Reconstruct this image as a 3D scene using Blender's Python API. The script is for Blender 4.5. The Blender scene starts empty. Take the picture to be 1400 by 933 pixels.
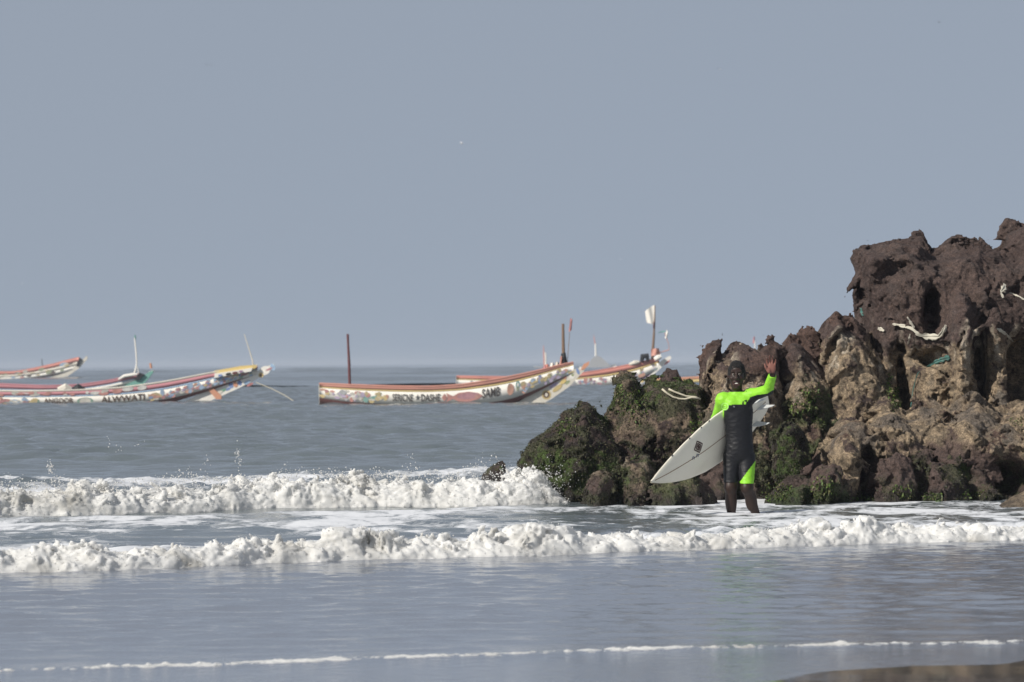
import bpy, math, random
import numpy as np
import openvdb
from mathutils import Vector, Matrix, Euler

# ------------------------------------------------------------------ camera
F = 5833.0            # focal length in pixels of the 1400 px wide photograph (150 mm on 36 mm)
H = 1.40              # eye height above the water
PITCH = math.atan(29.5 / F)
ROLL = math.radians(-0.50)
sc = bpy.context.scene
C = sc.collection
cam_d = bpy.data.cameras.new('camera')
cam = bpy.data.objects.new('camera', cam_d)
C.objects.link(cam)
cam_d.lens = 150
cam_d.sensor_width = 36
cam_d.clip_start = 0.5
cam_d.clip_end = 30000
CAMR = Euler((math.pi / 2 + PITCH, 0, 0)).to_matrix() @ Matrix.Rotation(ROLL, 3, 'Z')
cam.matrix_world = Matrix.Translation((0, 0, H)) @ CAMR.to_4x4()
cam_d.dof.use_dof = True
cam_d.dof.focus_distance = 39.4
cam_d.dof.aperture_fstop = 7.0
sc.camera = cam

# ------------------------------------------------------------------ sky and sun
S = Vector((-0.66, -0.50, 0.60)).normalized()      # towards the sun
world = bpy.data.worlds.new('World')
sc.world = world
world.use_nodes = True
wn = world.node_tree
bg = wn.nodes['Background']
sky = wn.nodes.new('ShaderNodeTexSky')
sky.sky_type = 'NISHITA'
sky.sun_disc = False
sky.sun_elevation = math.asin(S.z)
sky.sun_rotation = math.atan2(S.x, S.y)
sky.altitude = 0
sky.air_density = 1.0
sky.dust_density = 0.6
sky.ozone_density = 2.5
# hazy day: the sky is read a little above the true elevation and veiled evenly with pale blue-grey
tcw = wn.nodes.new('ShaderNodeTexCoord')
mpw = wn.nodes.new('ShaderNodeMapping')
mpw.inputs['Scale'].default_value = (1, 1, 0.8)
mpw.inputs['Location'].default_value = (0, 0, 0.21)
wn.links.new(tcw.outputs['Generated'], mpw.inputs[0])
wn.links.new(mpw.outputs[0], sky.inputs[0])
veil = wn.nodes.new('ShaderNodeMix')
veil.data_type = 'RGBA'
veil.inputs[0].default_value = 0.62
veil.inputs[7].default_value = (5.15, 5.5, 6.05, 1)
wn.links.new(sky.outputs[0], veil.inputs[6])
wn.links.new(veil.outputs[2], bg.inputs[0])
bg.inputs[1].default_value = 0.08
sun_d = bpy.data.lights.new('sun', 'SUN')
sun_d.energy = 4.7
sun_d.angle = math.radians(0.6)
sun_d.color = (1.0, 0.95, 0.87)
sun = bpy.data.objects.new('sun', sun_d)
C.objects.link(sun)
sun.rotation_euler = (-S).to_track_quat('-Z', 'Y').to_euler()
sun.location = S * 60

sc.view_settings.view_transform = 'Standard'
sc.view_settings.look = 'None'
sc.view_settings.exposure = 0.0
sc.view_settings.gamma = 1.0
sc.cycles.use_denoising = True
sc.cycles.max_bounces = 6
sc.cycles.diffuse_bounces = 2
sc.cycles.glossy_bounces = 3
sc.cycles.transmission_bounces = 2
sc.cycles.volume_bounces = 1
sc.cycles.sample_clamp_indirect = 4

# ------------------------------------------------------------------ pixel geometry
R3 = np.array(CAMR)


def ray(px, py):
    d = R3 @ np.array([(px - 700) / F, -(py - 466.5) / F, -1.0])
    return d


def at(px, py, Y):
    """Point seen at a pixel, standing at world depth Y."""
    d = ray(px, py)
    t = Y / d[1]
    return np.array([d[0] * t, Y, H + d[2] * t])


def ground(px, py, z=0.0):
    d = ray(px, py)
    t = (z - H) / d[2]
    return np.array([d[0] * t, d[1] * t, z])


# ------------------------------------------------------------------ noise
def _tables(seed):
    r = np.random.RandomState(seed)
    p = r.permutation(256).astype(np.int32)
    g = r.normal(size=(256, 3)).astype(np.float32)
    g /= np.linalg.norm(g, axis=1)[:, None]
    return np.concatenate([p, p, p]), g


_TAB = {}


def perlin(P, seed=0):
    if seed not in _TAB:
        _TAB[seed] = _tables(seed + 11)
    perm, grad = _TAB[seed]
    P = np.asarray(P, np.float32)
    out = np.empty(len(P), np.float32)
    for a in range(0, len(P), 300000):
        q = P[a:a + 300000]
        i = np.floor(q).astype(np.int32)
        f = q - i
        i &= 255
        u = f * f * f * (f * (f * 6 - 15) + 10)
        res = 0
        for dx in (0, 1):
            hx = perm[i[:, 0] + dx]
            wx = u[:, 0] if dx else 1 - u[:, 0]
            for dy in (0, 1):
                hy = perm[hx + i[:, 1] + dy]
                wy = u[:, 1] if dy else 1 - u[:, 1]
                for dz in (0, 1):
                    hz = perm[hy + i[:, 2] + dz]
                    wz = u[:, 2] if dz else 1 - u[:, 2]
                    g = grad[hz]
                    dot = g[:, 0] * (f[:, 0] - dx) + g[:, 1] * (f[:, 1] - dy) + g[:, 2] * (f[:, 2] - dz)
                    res = res + wx * wy * wz * dot
        out[a:a + 300000] = res * 1.6
    return out


def perlin1(x, seed=0, freq=1.0):
    x = np.atleast_1d(np.asarray(x, np.float32))
    P = np.stack([x * freq, np.full_like(x, 3.7), np.full_like(x, 9.1)], -1)
    return perlin(P, seed)


def worley(P, seed=0):
    """F1 and F2 distances, eight nearest cells."""
    r = np.random.RandomState(seed + 77)
    tab = r.rand(4096, 3).astype(np.float32)
    P = np.asarray(P, np.float32)
    f1 = np.full(len(P), 9, np.float32)
    f2 = f1.copy()
    b = np.floor(P - 0.5).astype(np.int64)
    for dx in (0, 1):
        for dy in (0, 1):
            for dz in (0, 1):
                c = b + np.array([dx, dy, dz])
                h = (c[:, 0] * 73856093 ^ c[:, 1] * 19349663 ^ c[:, 2] * 83492791) & 4095
                d = np.linalg.norm(c + tab[h] - P, axis=1)
                n1 = np.minimum(f1, d)
                f2 = np.minimum(f2, np.maximum(f1, d))
                f1 = n1
    return f1, f2


def facets(P, seed=0):
    """Tilted flat faces, one random plane for each nearest cell: fractured rock."""
    r = np.random.RandomState(seed + 177)
    tab = r.rand(4096, 4).astype(np.float32)
    gr = r.normal(size=(4096, 3)).astype(np.float32)
    gr /= np.linalg.norm(gr, axis=1)[:, None]
    P = np.asarray(P, np.float32)
    f1 = np.full(len(P), 9, np.float32)
    val = np.zeros(len(P), np.float32)
    b = np.floor(P - 0.5).astype(np.int64)
    for dx in (0, 1):
        for dy in (0, 1):
            for dz in (0, 1):
                c = b + np.array([dx, dy, dz])
                h = (c[:, 0] * 73856093 ^ c[:, 1] * 19349663 ^ c[:, 2] * 83492791) & 4095
                q = P - c - tab[h, :3]
                d = (q ** 2).sum(1)
                m = d < f1
                hm = h[m]
                val[m] = (q[m] * gr[hm]).sum(1) + 0.7 * (tab[hm, 3] - 0.5)
                f1[m] = d[m]
    return val


def sstep(a, b, x):
    t = np.clip((x - a) / (b - a), 0, 1)
    return t * t * (3 - 2 * t)


# ------------------------------------------------------------------ mesh helpers
def mesh_np(name, V, Q, smooth=True):
    """Mesh from numpy vertices and an (n,3) or (n,4) face array."""
    V = np.ascontiguousarray(V, np.float32)
    Q = np.ascontiguousarray(Q, np.int32)
    me = bpy.data.meshes.new(name)
    n, k = Q.shape
    me.vertices.add(len(V))
    me.vertices.foreach_set('co', V.ravel())
    me.loops.add(n * k)
    me.loops.foreach_set('vertex_index', Q.ravel())
    me.polygons.add(n)
    me.polygons.foreach_set('loop_start', np.arange(0, n * k, k, dtype=np.int32))
    me.polygons.foreach_set('loop_total', np.full(n, k, np.int32))
    me.update(calc_edges=True)
    if smooth:
        me.polygons.foreach_set('use_smooth', np.ones(n, bool))
    return me


def obj(name, me, mat=None, parent=None):
    o = bpy.data.objects.new(name, me)
    C.objects.link(o)
    if mat is not None and me is not None:
        me.materials.append(mat)
    if parent is not None:
        o.parent = parent
    return o


def tag(o, label=None, cat=None, group=None, kind=None):
    if label:
        o['label'] = label
    if cat:
        o['category'] = cat
    if group:
        o['group'] = group
    if kind:
        o['kind'] = kind
    return o


def thing(name, label, cat, loc=(0, 0, 0), group=None):
    o = bpy.data.objects.new(name, None)
    C.objects.link(o)
    o.location = loc
    o.empty_display_size = 0.2
    return tag(o, label, cat, group)


def set_col(me, cols, name='Col'):
    a = me.color_attributes.new(name, 'FLOAT_COLOR', 'POINT')
    c = np.ones((len(me.vertices), 4), np.float32)
    c[:, :3] = cols
    a.data.foreach_set('color', c.ravel())


def set_attr(me, name, vals):
    a = me.attributes.new(name, 'FLOAT', 'POINT')
    a.data.foreach_set('value', np.ascontiguousarray(vals, np.float32))


def vdb_mesh(f, origin, vox):
    g = openvdb.FloatGrid(float(f.max()))
    g.copyFromArray(np.ascontiguousarray(f, np.float32))
    V, Q = g.convertToQuads(0.0)
    V = V * np.float32(vox) + np.asarray(origin, np.float32)
    vol = np.einsum('ij,ij->i', V[Q[:, 0]] - V.mean(0), np.cross(V[Q[:, 1]] - V[Q[:, 0]], V[Q[:, 2]] - V[Q[:, 0]])).sum()
    return V, (Q if vol > 0 else Q[:, ::-1])


def normals(V, Q):
    n = np.cross(V[Q[:, 2]] - V[Q[:, 0]], V[Q[:, 3]] - V[Q[:, 1]])
    N = np.zeros_like(V)
    for k in range(4):
        np.add.at(N, Q[:, k], n)
    return N / np.maximum(np.linalg.norm(N, axis=1), 1e-9)[:, None]


def grid_faces(n, m, closed_m=False):
    i = np.arange(n - 1)[:, None]
    j = np.arange(m if closed_m else m - 1)[None, :]
    j2 = (j + 1) % m
    return np.stack([i * m + j, (i + 1) * m + j, (i + 1) * m + j2, i * m + j2], -1).reshape(-1, 4)


class MB:
    """Small mesh collector for hand-built parts."""
    def __init__(s):
        s.v, s.f = [], []

    def add(s, vs, fs):
        b = len(s.v)
        s.v += [tuple(map(float, q)) for q in vs]
        s.f += [tuple(b + i for i in q) for q in fs]
        return s

    def box(s, a, b):
        (x0, y0, z0), (x1, y1, z1) = a, b
        return s.add([(x0, y0, z0), (x1, y0, z0), (x1, y1, z0), (x0, y1, z0), (x0, y0, z1), (x1, y0, z1), (x1, y1, z1), (x0, y1, z1)],
                     [(0, 3, 2, 1), (4, 5, 6, 7), (0, 1, 5, 4), (1, 2, 6, 5), (2, 3, 7, 6), (3, 0, 4, 7)])

    def tube(s, pts, rad, n=7, cap=True):
        pts = [np.array(p, float) for p in pts]
        rs = rad if hasattr(rad, '__len__') else [rad] * len(pts)
        vs, fs = [], []
        for i, p in enumerate(pts):
            t = pts[min(i + 1, len(pts) - 1)] - pts[max(i - 1, 0)]
            t /= np.linalg.norm(t) + 1e-9
            a = np.cross(t, [0.03, 1, 0.1]); a /= np.linalg.norm(a) + 1e-9
            b = np.cross(t, a)
            for k in range(n):
                w = 2 * math.pi * k / n
                vs.append(p + rs[i] * (math.cos(w) * a + math.sin(w) * b))
        for i in range(len(pts) - 1):
            for k in range(n):
                fs.append((i * n + k, i * n + (k + 1) % n, (i + 1) * n + (k + 1) % n, (i + 1) * n + k))
        if cap:
            fs.append(tuple(range(n))[::-1])
            fs.append(tuple((len(pts) - 1) * n + k for k in range(n)))
        return s.add(vs, fs)

    def prism(s, poly, y0, y1):
        """Polygon in x,z given thickness along y."""
        n = len(poly)
        vs = [(x, y0, z) for x, z in poly] + [(x, y1, z) for x, z in poly]
        fs = [tuple(range(n)), tuple(range(2 * n - 1, n - 1, -1))]
        fs += [(i, n + i, n + (i + 1) % n, (i + 1) % n) for i in range(n)]
        return s.add(vs, fs)

    def build(s, name, mat, parent=None, smooth=False):
        me = bpy.data.meshes.new(name)
        me.from_pydata(s.v, [], s.f)
        me.update()
        if smooth:
            me.polygons.foreach_set('use_smooth', np.ones(len(me.polygons), bool))
        return obj(name, me, mat, parent)


# ------------------------------------------------------------------ materials
def new_mat(name):
    m = bpy.data.materials.new(name)
    m.use_nodes = True
    nt = m.node_tree
    p = nt.nodes['Principled BSDF']
    return m, nt, p


def N(nt, kind, **kw):
    n = nt.nodes.new(kind)
    for k, v in kw.items():
        if k.startswith('i_'):
            key = k[2:]
            key = int(key) if key.isdigit() else key
            n.inputs[key].default_value = v
        else:
            setattr(n, k, v)
    return n


def noise_node(nt, coord, scale, detail=4, rough=0.55, dist=0.0):
    n = N(nt, 'ShaderNodeTexNoise', i_Scale=scale, i_Detail=detail, i_Roughness=rough, i_Distortion=dist)
    nt.links.new(coord, n.inputs['Vector'])
    return n


def bump(nt, p, height, strength, dist):
    b = N(nt, 'ShaderNodeBump', i_Strength=strength, i_Distance=dist)
    nt.links.new(height, b.inputs['Height'])
    nt.links.new(b.outputs[0], p.inputs['Normal'])
    return b


def paint(name, col, rough=0.55, wear=0.25, scale=3.0, dirt=(0.22, 0.19, 0.16), bmp=0.15):
    """Painted or worn surface: base colour broken up by faded, grubby patches."""
    m, nt, p = new_mat(name)
    tc = N(nt, 'ShaderNodeTexCoord')
    n1 = noise_node(nt, tc.outputs['Object'], scale, 6, 0.65, 0.4)
    rmp = N(nt, 'ShaderNodeMapRange', i_1=0.48, i_2=0.72, i_3=0.0, i_4=wear)
    nt.links.new(n1.outputs[0], rmp.inputs[0])
    mix = N(nt, 'ShaderNodeMix', data_type='RGBA')
    mix.inputs[6].default_value = (*col, 1)
    mix.inputs[7].default_value = (*dirt, 1)
    nt.links.new(rmp.outputs[0], mix.inputs[0])
    nt.links.new(mix.outputs[2], p.inputs['Base Color'])
    p.inputs['Roughness'].default_value = rough
    if bmp:
        bump(nt, p, n1.outputs[0], bmp, 0.01)
    return m


def vcol_mat(name, rough=0.6, spec=0.5, amount=0.25, scale=25, bscale=60, bdist=0.004, bstr=0.4):
    m, nt, p = new_mat(name)
    at_ = N(nt, 'ShaderNodeVertexColor', layer_name='Col')
    tc = N(nt, 'ShaderNodeTexCoord')
    n1 = noise_node(nt, tc.outputs['Object'], scale, 5, 0.6)
    r = N(nt, 'ShaderNodeMapRange', i_1=0.3, i_2=0.7, i_3=1 - amount, i_4=1 + amount)
    nt.links.new(n1.outputs[0], r.inputs[0])
    mul = N(nt, 'ShaderNodeVectorMath', operation='SCALE')
    nt.links.new(at_.outputs[0], mul.inputs[0])
    nt.links.new(r.outputs[0], mul.inputs['Scale'])
    nt.links.new(mul.outputs[0], p.inputs['Base Color'])
    p.inputs['Roughness'].default_value = rough
    p.inputs['Specular IOR Level'].default_value = spec
    if bstr:
        n2 = noise_node(nt, tc.outputs['Object'], bscale, 4, 0.6)
        bump(nt, p, n2.outputs[0], bstr, bdist)
    return m


def foam_mat(name='foam'):
    m, nt, p = new_mat(name)
    tc = N(nt, 'ShaderNodeTexCoord')
    n1 = noise_node(nt, tc.outputs['Object'], 2.2, 5, 0.6, 0.6)
    r = N(nt, 'ShaderNodeMapRange', i_1=0.45, i_2=0.68, i_3=0.0, i_4=0.85)
    nt.links.new(n1.outputs[0], r.inputs[0])
    at_ = N(nt, 'ShaderNodeAttribute', attribute_name='turbid')
    mx = N(nt, 'ShaderNodeMath', operation='MULTIPLY')
    nt.links.new(r.outputs[0], mx.inputs[0])
    nt.links.new(at_.outputs['Fac'], mx.inputs[1])
    mix = N(nt, 'ShaderNodeMix', data_type='RGBA')
    mix.inputs[6].default_value = (0.88, 0.87, 0.84, 1)
    mix.inputs[7].default_value = (0.40, 0.38, 0.33, 1)
    nt.links.new(mx.outputs[0], mix.inputs[0])
    nt.links.new(mix.outputs[2], p.inputs['Base Color'])
    p.inputs['Roughness'].default_value = 0.6
    p.inputs['Specular IOR Level'].default_value = 0.2
    p.inputs['Subsurface Weight'].default_value = 0.6
    p.inputs['Subsurface Radius'].default_value = (1.0, 1.0, 1.0)
    p.inputs['Subsurface Scale'].default_value = 0.045
    n2 = noise_node(nt, tc.outputs['Object'], 45, 6, 0.7)
    b = bump(nt, p, n2.outputs[0], 0.35, 0.015)
    tr = N(nt, 'ShaderNodeBsdfTranslucent')
    nt.links.new(mix.outputs[2], tr.inputs[0])
    ms = N(nt, 'ShaderNodeMixShader', i_0=0.30)
    out = nt.nodes['Material Output']
    nt.links.new(p.outputs[0], ms.inputs[1])
    nt.links.new(tr.outputs[0], ms.inputs[2])
    nt.links.new(ms.outputs[0], out.inputs['Surface'])
    return m


def water_mat():
    m, nt, p = new_mat('sea_water')
    geo = N(nt, 'ShaderNodeNewGeometry')
    fa = N(nt, 'ShaderNodeAttribute', attribute_name='foam')
    ca = N(nt, 'ShaderNodeAttribute', attribute_name='chop')
    # lace of drifting foam
    mp = N(nt, 'ShaderNodeMapping')
    mp.inputs['Scale'].default_value = (1.0, 0.55, 1.0)
    nt.links.new(geo.outputs['Position'], mp.inputs[0])
    n1 = noise_node(nt, mp.outputs[0], 1.7, 8, 0.68, 0.9)
    n2 = noise_node(nt, mp.outputs[0], 7.0, 5, 0.65, 0.4)
    ab = N(nt, 'ShaderNodeMath', operation='MULTIPLY_ADD', i_1=0.7)
    nt.links.new(n1.outputs[0], ab.inputs[0])
    sc2 = N(nt, 'ShaderNodeMath', operation='MULTIPLY', i_1=0.3)
    nt.links.new(n2.outputs[0], sc2.inputs[0])
    nt.links.new(sc2.outputs[0], ab.inputs[2])
    # foam where noise > 0.72 - 0.44*density
    th = N(nt, 'ShaderNodeMath', operation='MULTIPLY_ADD', i_1=0.40, i_2=-0.72)
    nt.links.new(fa.outputs['Fac'], th.inputs[0])
    sm = N(nt, 'ShaderNodeMath', operation='ADD')
    nt.links.new(ab.outputs[0], sm.inputs[0])
    nt.links.new(th.outputs[0], sm.inputs[1])
    fr = N(nt, 'ShaderNodeMapRange', i_1=0.0, i_2=0.11, i_3=0.0, i_4=1.0)
    nt.links.new(sm.outputs[0], fr.inputs[0])
    gate = N(nt, 'ShaderNodeMath', operation='GREATER_THAN', i_1=0.02)
    nt.links.new(fa.outputs['Fac'], gate.inputs[0])
    ff = N(nt, 'ShaderNodeMath', operation='MULTIPLY')
    nt.links.new(fr.outputs[0], ff.inputs[0])
    nt.links.new(gate.outputs[0], ff.inputs[1])
    mix = N(nt, 'ShaderNodeMix', data_type='RGBA')
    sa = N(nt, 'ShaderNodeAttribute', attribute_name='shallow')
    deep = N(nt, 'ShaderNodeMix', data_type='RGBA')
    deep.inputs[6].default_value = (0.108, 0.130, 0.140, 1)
    deep.inputs[7].default_value = (0.165, 0.185, 0.225, 1)  # turbid inshore water, with the blue of reflected sky put into the base colour
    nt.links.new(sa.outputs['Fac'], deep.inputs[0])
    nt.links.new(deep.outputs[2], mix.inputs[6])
    mix.inputs[7].default_value = (0.70, 0.71, 0.73, 1)
    nt.links.new(ff.outputs[0], mix.inputs[0])
    nt.links.new(mix.outputs[2], p.inputs['Base Color'])
    rr = N(nt, 'ShaderNodeMapRange', i_1=0.0, i_2=1.0, i_3=0.10, i_4=0.6)
    nt.links.new(ff.outputs[0], rr.inputs[0])
    nt.links.new(rr.outputs[0], p.inputs['Roughness'])
    p.inputs['IOR'].default_value = 1.33
    # fine ripples
    w1 = noise_node(nt, geo.outputs['Position'], 9.0, 4, 0.65, 0.3)
    b1 = N(nt, 'ShaderNodeBump', i_Distance=0.016)
    nt.links.new(ca.outputs['Fac'], b1.inputs['Strength'])
    nt.links.new(w1.outputs[0], b1.inputs['Height'])
    nt.links.new(b1.outputs[0], p.inputs['Normal'])
    return m


def sand_mat():
    m, nt, p = new_mat('wet_sand')
    geo = N(nt, 'ShaderNodeNewGeometry')
    n1 = noise_node(nt, geo.outputs['Position'], 1.4, 6, 0.6)
    rp = N(nt, 'ShaderNodeValToRGB')
    rp.color_ramp.elements[0].position = 0.35
    rp.color_ramp.elements[0].color = (0.085, 0.078, 0.072, 1)
    rp.color_ramp.elements[1].position = 0.7
    rp.color_ramp.elements[1].color = (0.13, 0.12, 0.108, 1)
    nt.links.new(n1.outputs[0], rp.inputs[0])
    nt.links.new(rp.outputs[0], p.inputs['Base Color'])
    p.inputs['Roughness'].default_value = 0.07
    p.inputs['IOR'].default_value = 1.33
    n2 = noise_node(nt, geo.outputs['Position'], 6, 3, 0.5)
    bump(nt, p, n2.outputs[0], 0.12, 0.01)
    return m


def rock_mat():
    m, nt, p = new_mat('volcanic_rock')
    geo = N(nt, 'ShaderNodeNewGeometry')
    at_ = N(nt, 'ShaderNodeVertexColor', layer_name='Col')
    n1 = noise_node(nt, geo.outputs['Position'], 22, 6, 0.7, 0.3)
    n3 = noise_node(nt, geo.outputs['Position'], 75, 3, 0.6)
    r = N(nt, 'ShaderNodeMapRange', i_1=0.3, i_2=0.72, i_3=0.55, i_4=1.5)
    nt.links.new(n1.outputs[0], r.inputs[0])
    r3 = N(nt, 'ShaderNodeMapRange', i_1=0.35, i_2=0.68, i_3=0.6, i_4=1.4)
    nt.links.new(n3.outputs[0], r3.inputs[0])
    mm = N(nt, 'ShaderNodeMath', operation='MULTIPLY')
    nt.links.new(r.outputs[0], mm.inputs[0])
    nt.links.new(r3.outputs[0], mm.inputs[1])
    mul = N(nt, 'ShaderNodeVectorMath', operation='SCALE')
    nt.links.new(at_.outputs[0], mul.inputs[0])
    nt.links.new(mm.outputs[0], mul.inputs['Scale'])
    nt.links.new(mul.outputs[0], p.inputs['Base Color'])
    wa = N(nt, 'ShaderNodeAttribute', attribute_name='wet')
    wr = N(nt, 'ShaderNodeMapRange', i_1=0.0, i_2=1.0, i_3=0.9, i_4=0.45)
    nt.links.new(wa.outputs['Fac'], wr.inputs[0])
    nt.links.new(wr.outputs[0], p.inputs['Roughness'])
    p.inputs['Specular IOR Level'].default_value = 0.35
    n2 = noise_node(nt, geo.outputs['Position'], 38, 8, 0.72, 0.5)
    v = N(nt, 'ShaderNodeTexVoronoi', i_Scale=26.0)
    nt.links.new(geo.outputs['Position'], v.inputs['Vector'])
    sb = N(nt, 'ShaderNodeMath', operation='MULTIPLY_ADD', i_1=0.35)
    nt.links.new(v.outputs['Distance'], sb.inputs[0])
    nt.links.new(n2.outputs[0], sb.inputs[2])
    bump(nt, p, sb.outputs[0], 0.9, 0.035)
    return m


MAT = dict(foam=foam_mat(), water=water_mat(), sand=sand_mat(), rock=rock_mat())

# ------------------------------------------------------------------ shore geometry
YP = ground(1010, 702)[1]                 # depth of the surfer
E1 = ground(880, 933)
E2 = ground(1400, 903)
edge_sl = (E2[1] - E1[1]) / (E2[0] - E1[0])


def sand_z(x, y):
    e = E1[1] + edge_sl * np.clip(x - E1[0], -6, 8)
    z = 0.0098 * (e - y)
    return np.maximum(z, -0.0098 * 30 - 0.02 * np.maximum(y - e - 30, 0)).clip(-4, 1.5)


# toe of each breaker, from where its foot meets the flat water
def toe_fn(pix):
    pts = np.array([ground(*p) for p in pix])
    return lambda x: np.interp(x, pts[:, 0], pts[:, 1]) , pts


toe1, T1 = toe_fn([(-700, 728), (-260, 716), (-60, 711), (0, 708), (150, 704), (350, 697), (500, 694), (700, 691), (775, 689), (1000, 684)])
toe2, T2 = toe_fn([(-900, 806), (-260, 792), (-60, 787), (0, 785), (150, 781), (350, 772), (500, 767), (700, 762), (850, 757), (1000, 751), (1200, 744), (1400, 739), (1650, 733)])
toe3, T3 = toe_fn([(-200, 926), (0, 920), (250, 913), (450, 906), (700, 897), (900, 890), (1100, 886), (1250, 883), (1400, 880), (1600, 875)])

_rw = np.random.RandomState(5)


def wave_set(n, l0, l1, spread, k_amp):
    out = []
    for _ in range(n):
        L = l0 * (l1 / l0) ** _rw.rand()
        a = math.radians(-90 + 8 + _rw.normal() * spread)
        out.append((2 * math.pi / L * math.cos(a), 2 * math.pi / L * math.sin(a), _rw.rand() * 6.28, k_amp * L))
    return out


W_SHEET = wave_set(44, 0.13, 0.7, 42, 0.0024)
W_SURF = wave_set(30, 0.30, 1.8, 34, 0.0026)
W_OPEN = wave_set(70, 0.36, 2.6, 38, 0.0052)
W_FAR = wave_set(24, 6.0, 26.0, 22, 0.0042)


def waves(ws, x, y):
    h = np.zeros_like(x)
    for kx, ky, ph, a in ws:
        h += a * np.sin(kx * x + ky * y + ph)
    return h


def sea_h(x, y):
    d1 = y - toe1(x)
    d2 = y - toe2(x)
    left = sstep(1.2, -0.2, x)            # breakers run out against the rocks
    op = sstep(46, 70, y)
    su = sstep(-0.2, 0.6, d2) * (1 - op)
    sh = 1 - sstep(-0.2, 0.6, d2)
    h = sh * waves(W_SHEET, x, y) * sstep(0.0, 4.0, y - toe3(x) + 0.8)
    h += su * waves(W_SURF, x, y)
    m = y > 40
    if m.any():
        h[m] += op[m] * waves(W_OPEN, x[m], y[m])
    # backs of the two broken waves and the swell standing up behind
    h += 0.15 * np.exp(-((d1 - 1.3) / 1.6) ** 2) * sstep(0.15, 1.0, d1) * left
    h += 0.10 * np.exp(-((d1 - 9.0) / 3.6) ** 2) * left * (0.7 + 0.5 * np.sin(x * 0.9 + 1))
    h += 0.06 * np.exp(-((d2 - 0.8) / 0.8) ** 2) * sstep(0.1, 0.6, d2)
    tb = (sstep(0.3, 0.8, d2) * sstep(5.0, 1.5, d2) * 0.030 + left * sstep(0.6, 1.2, d1) * sstep(16, 8, d1) * 0.035)
    m = tb > 0.002
    if m.any():                      # broken, boiling water behind each roll
        q = np.stack([x[m] * 3.2, y[m] * 1.6, np.zeros(m.sum())], -1)
        h[m] += tb[m] * (2.2 * np.abs(perlin(q, 51)) - 0.35 + 0.9 * np.abs(perlin(q * 2.3, 52)))
    h += 0.006 * np.exp(-((y - toe3(x) - 0.12) / 0.25) ** 2)
    return h


def sea_foam(x, y):
    d1 = y - toe1(x)
    d2 = y - toe2(x)
    left = sstep(1.0, 0.2, x)
    P = np.stack([x * 0.5, y * 0.25, np.zeros_like(x)], -1)
    pn = perlin(P, 41)
    f = np.zeros_like(x)
    f = np.maximum(f, left * (0.74 + 0.5 * pn) * sstep(0.1, 0.5, d1) * sstep(17.0 + 4 * pn, 10.0, d1))
    f = np.maximum(f, (1.0 + 0.35 * pn) * sstep(0.0, 0.3, d2) * sstep(6.5, 1.5, d2))
    f = np.maximum(f, (0.62 + 0.45 * pn) * sstep(0.0, 0.3, d2) * sstep(-0.2, -0.8, d1))
    right = sstep(0.7, 1.7, x)
    f = np.maximum(f, right * (0.72 + 0.35 * pn) * sstep(0.0, 0.3, d2) * sstep(46.0, 43.0, y))
    for lx, ly in ((1000, 703), (1032, 699)):
        g = ground(lx, ly)
        f = np.maximum(f, 1.05 * np.exp(-(((x - g[0]) / 0.25) ** 2 + ((y - g[1]) / 0.6) ** 2)))
    d3 = y - toe3(x)
    f = np.maximum(f, (0.52 + 0.5 * pn) * np.exp(-((d3 - 0.12) / 0.16) ** 2))
    return np.clip(f, 0, 1.2)


def sea_patch(x0, x1, dx, ys, kind):
    xs = np.linspace(x0, x1, int((x1 - x0) / dx) + 1)
    X, Y = np.meshgrid(xs, ys, indexing='xy')
    x, y = X.ravel(), Y.ravel()
    fo = np.zeros_like(x)
    ch = np.zeros_like(x)
    if kind == 0:
        z = sea_h(x, y)
        fo = sea_foam(x, y)
        d2 = y - toe2(x)
        ch = 0.42 + 0.33 * sstep(-0.5, 1, d2) + 0.25 * sstep(46, 60, y)
    elif kind == 1:
        z = waves(W_OPEN, x, y)
        ch[:] = 0.9
    elif kind == 2:
        z = waves(W_FAR, x, y) * 0.8
        ch[:] = 1.0
    else:
        z = np.zeros_like(x)
        ch[:] = 1.0
    f = grid_faces(len(ys), len(xs))[:, ::-1]
    return np.stack([x, y, z], -1), f, fo, ch


parts = [
    sea_patch(-8.6, 8.6, 0.04, np.concatenate([np.arange(17, 46.01, 0.05)]), 0),
    sea_patch(-10.5, 10.5, 0.05, np.arange(46, 72.01, 0.08), 0),
    sea_patch(-19, 19, 0.12, np.arange(72, 140.01, 0.17), 1),
    sea_patch(-36, 36, 0.21, np.arange(140, 262.01, 0.31), 1),
    sea_patch(-220, 220, 2.0, np.arange(262, 1201, 2.4), 2),
    sea_patch(-3000, 3000, 200.0, np.arange(1200, 9001, 200.0), 3),
]
# plain flanks so the sea goes on to both sides
for sx in (-1, 1):
    for (y0, y1, a, b) in ((17, 46, 8.6, 220), (46, 72, 10.5, 220), (72, 140, 19, 220), (140, 262, 36, 220), (262, 1200, 220, 3000)):
        xs = (a, b) if sx > 0 else (-b, -a)
        parts.append(sea_patch(xs[0], xs[1], (xs[1] - xs[0]) / 8, np.linspace(y0, y1, 9), 3))
bed = sea_patch(-220, 220, 22.0, np.linspace(24, 1200, 40), 3)      # lower sheet, so no trough opens a gap between patches
bed[0][:, 2] = -0.11
parts.append(bed)
V, Q, FO, CH = [], [], [], []
off = 0
for v, q, fo, ch in parts:
    V.append(v); Q.append(q + off); FO.append(fo); CH.append(ch)
    off += len(v)
me = mesh_np('sea', np.concatenate(V), np.concatenate(Q))
set_attr(me, 'foam', np.concatenate(FO))
set_attr(me, 'chop', np.concatenate(CH))
_v = np.concatenate(V)
set_attr(me, 'shallow', sstep(6.0, -0.5, _v[:, 1] - toe2(_v[:, 0])))  # inshore mask for the paler water and its painted sky tint
sea = obj('sea', me, MAT['water'])
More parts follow.
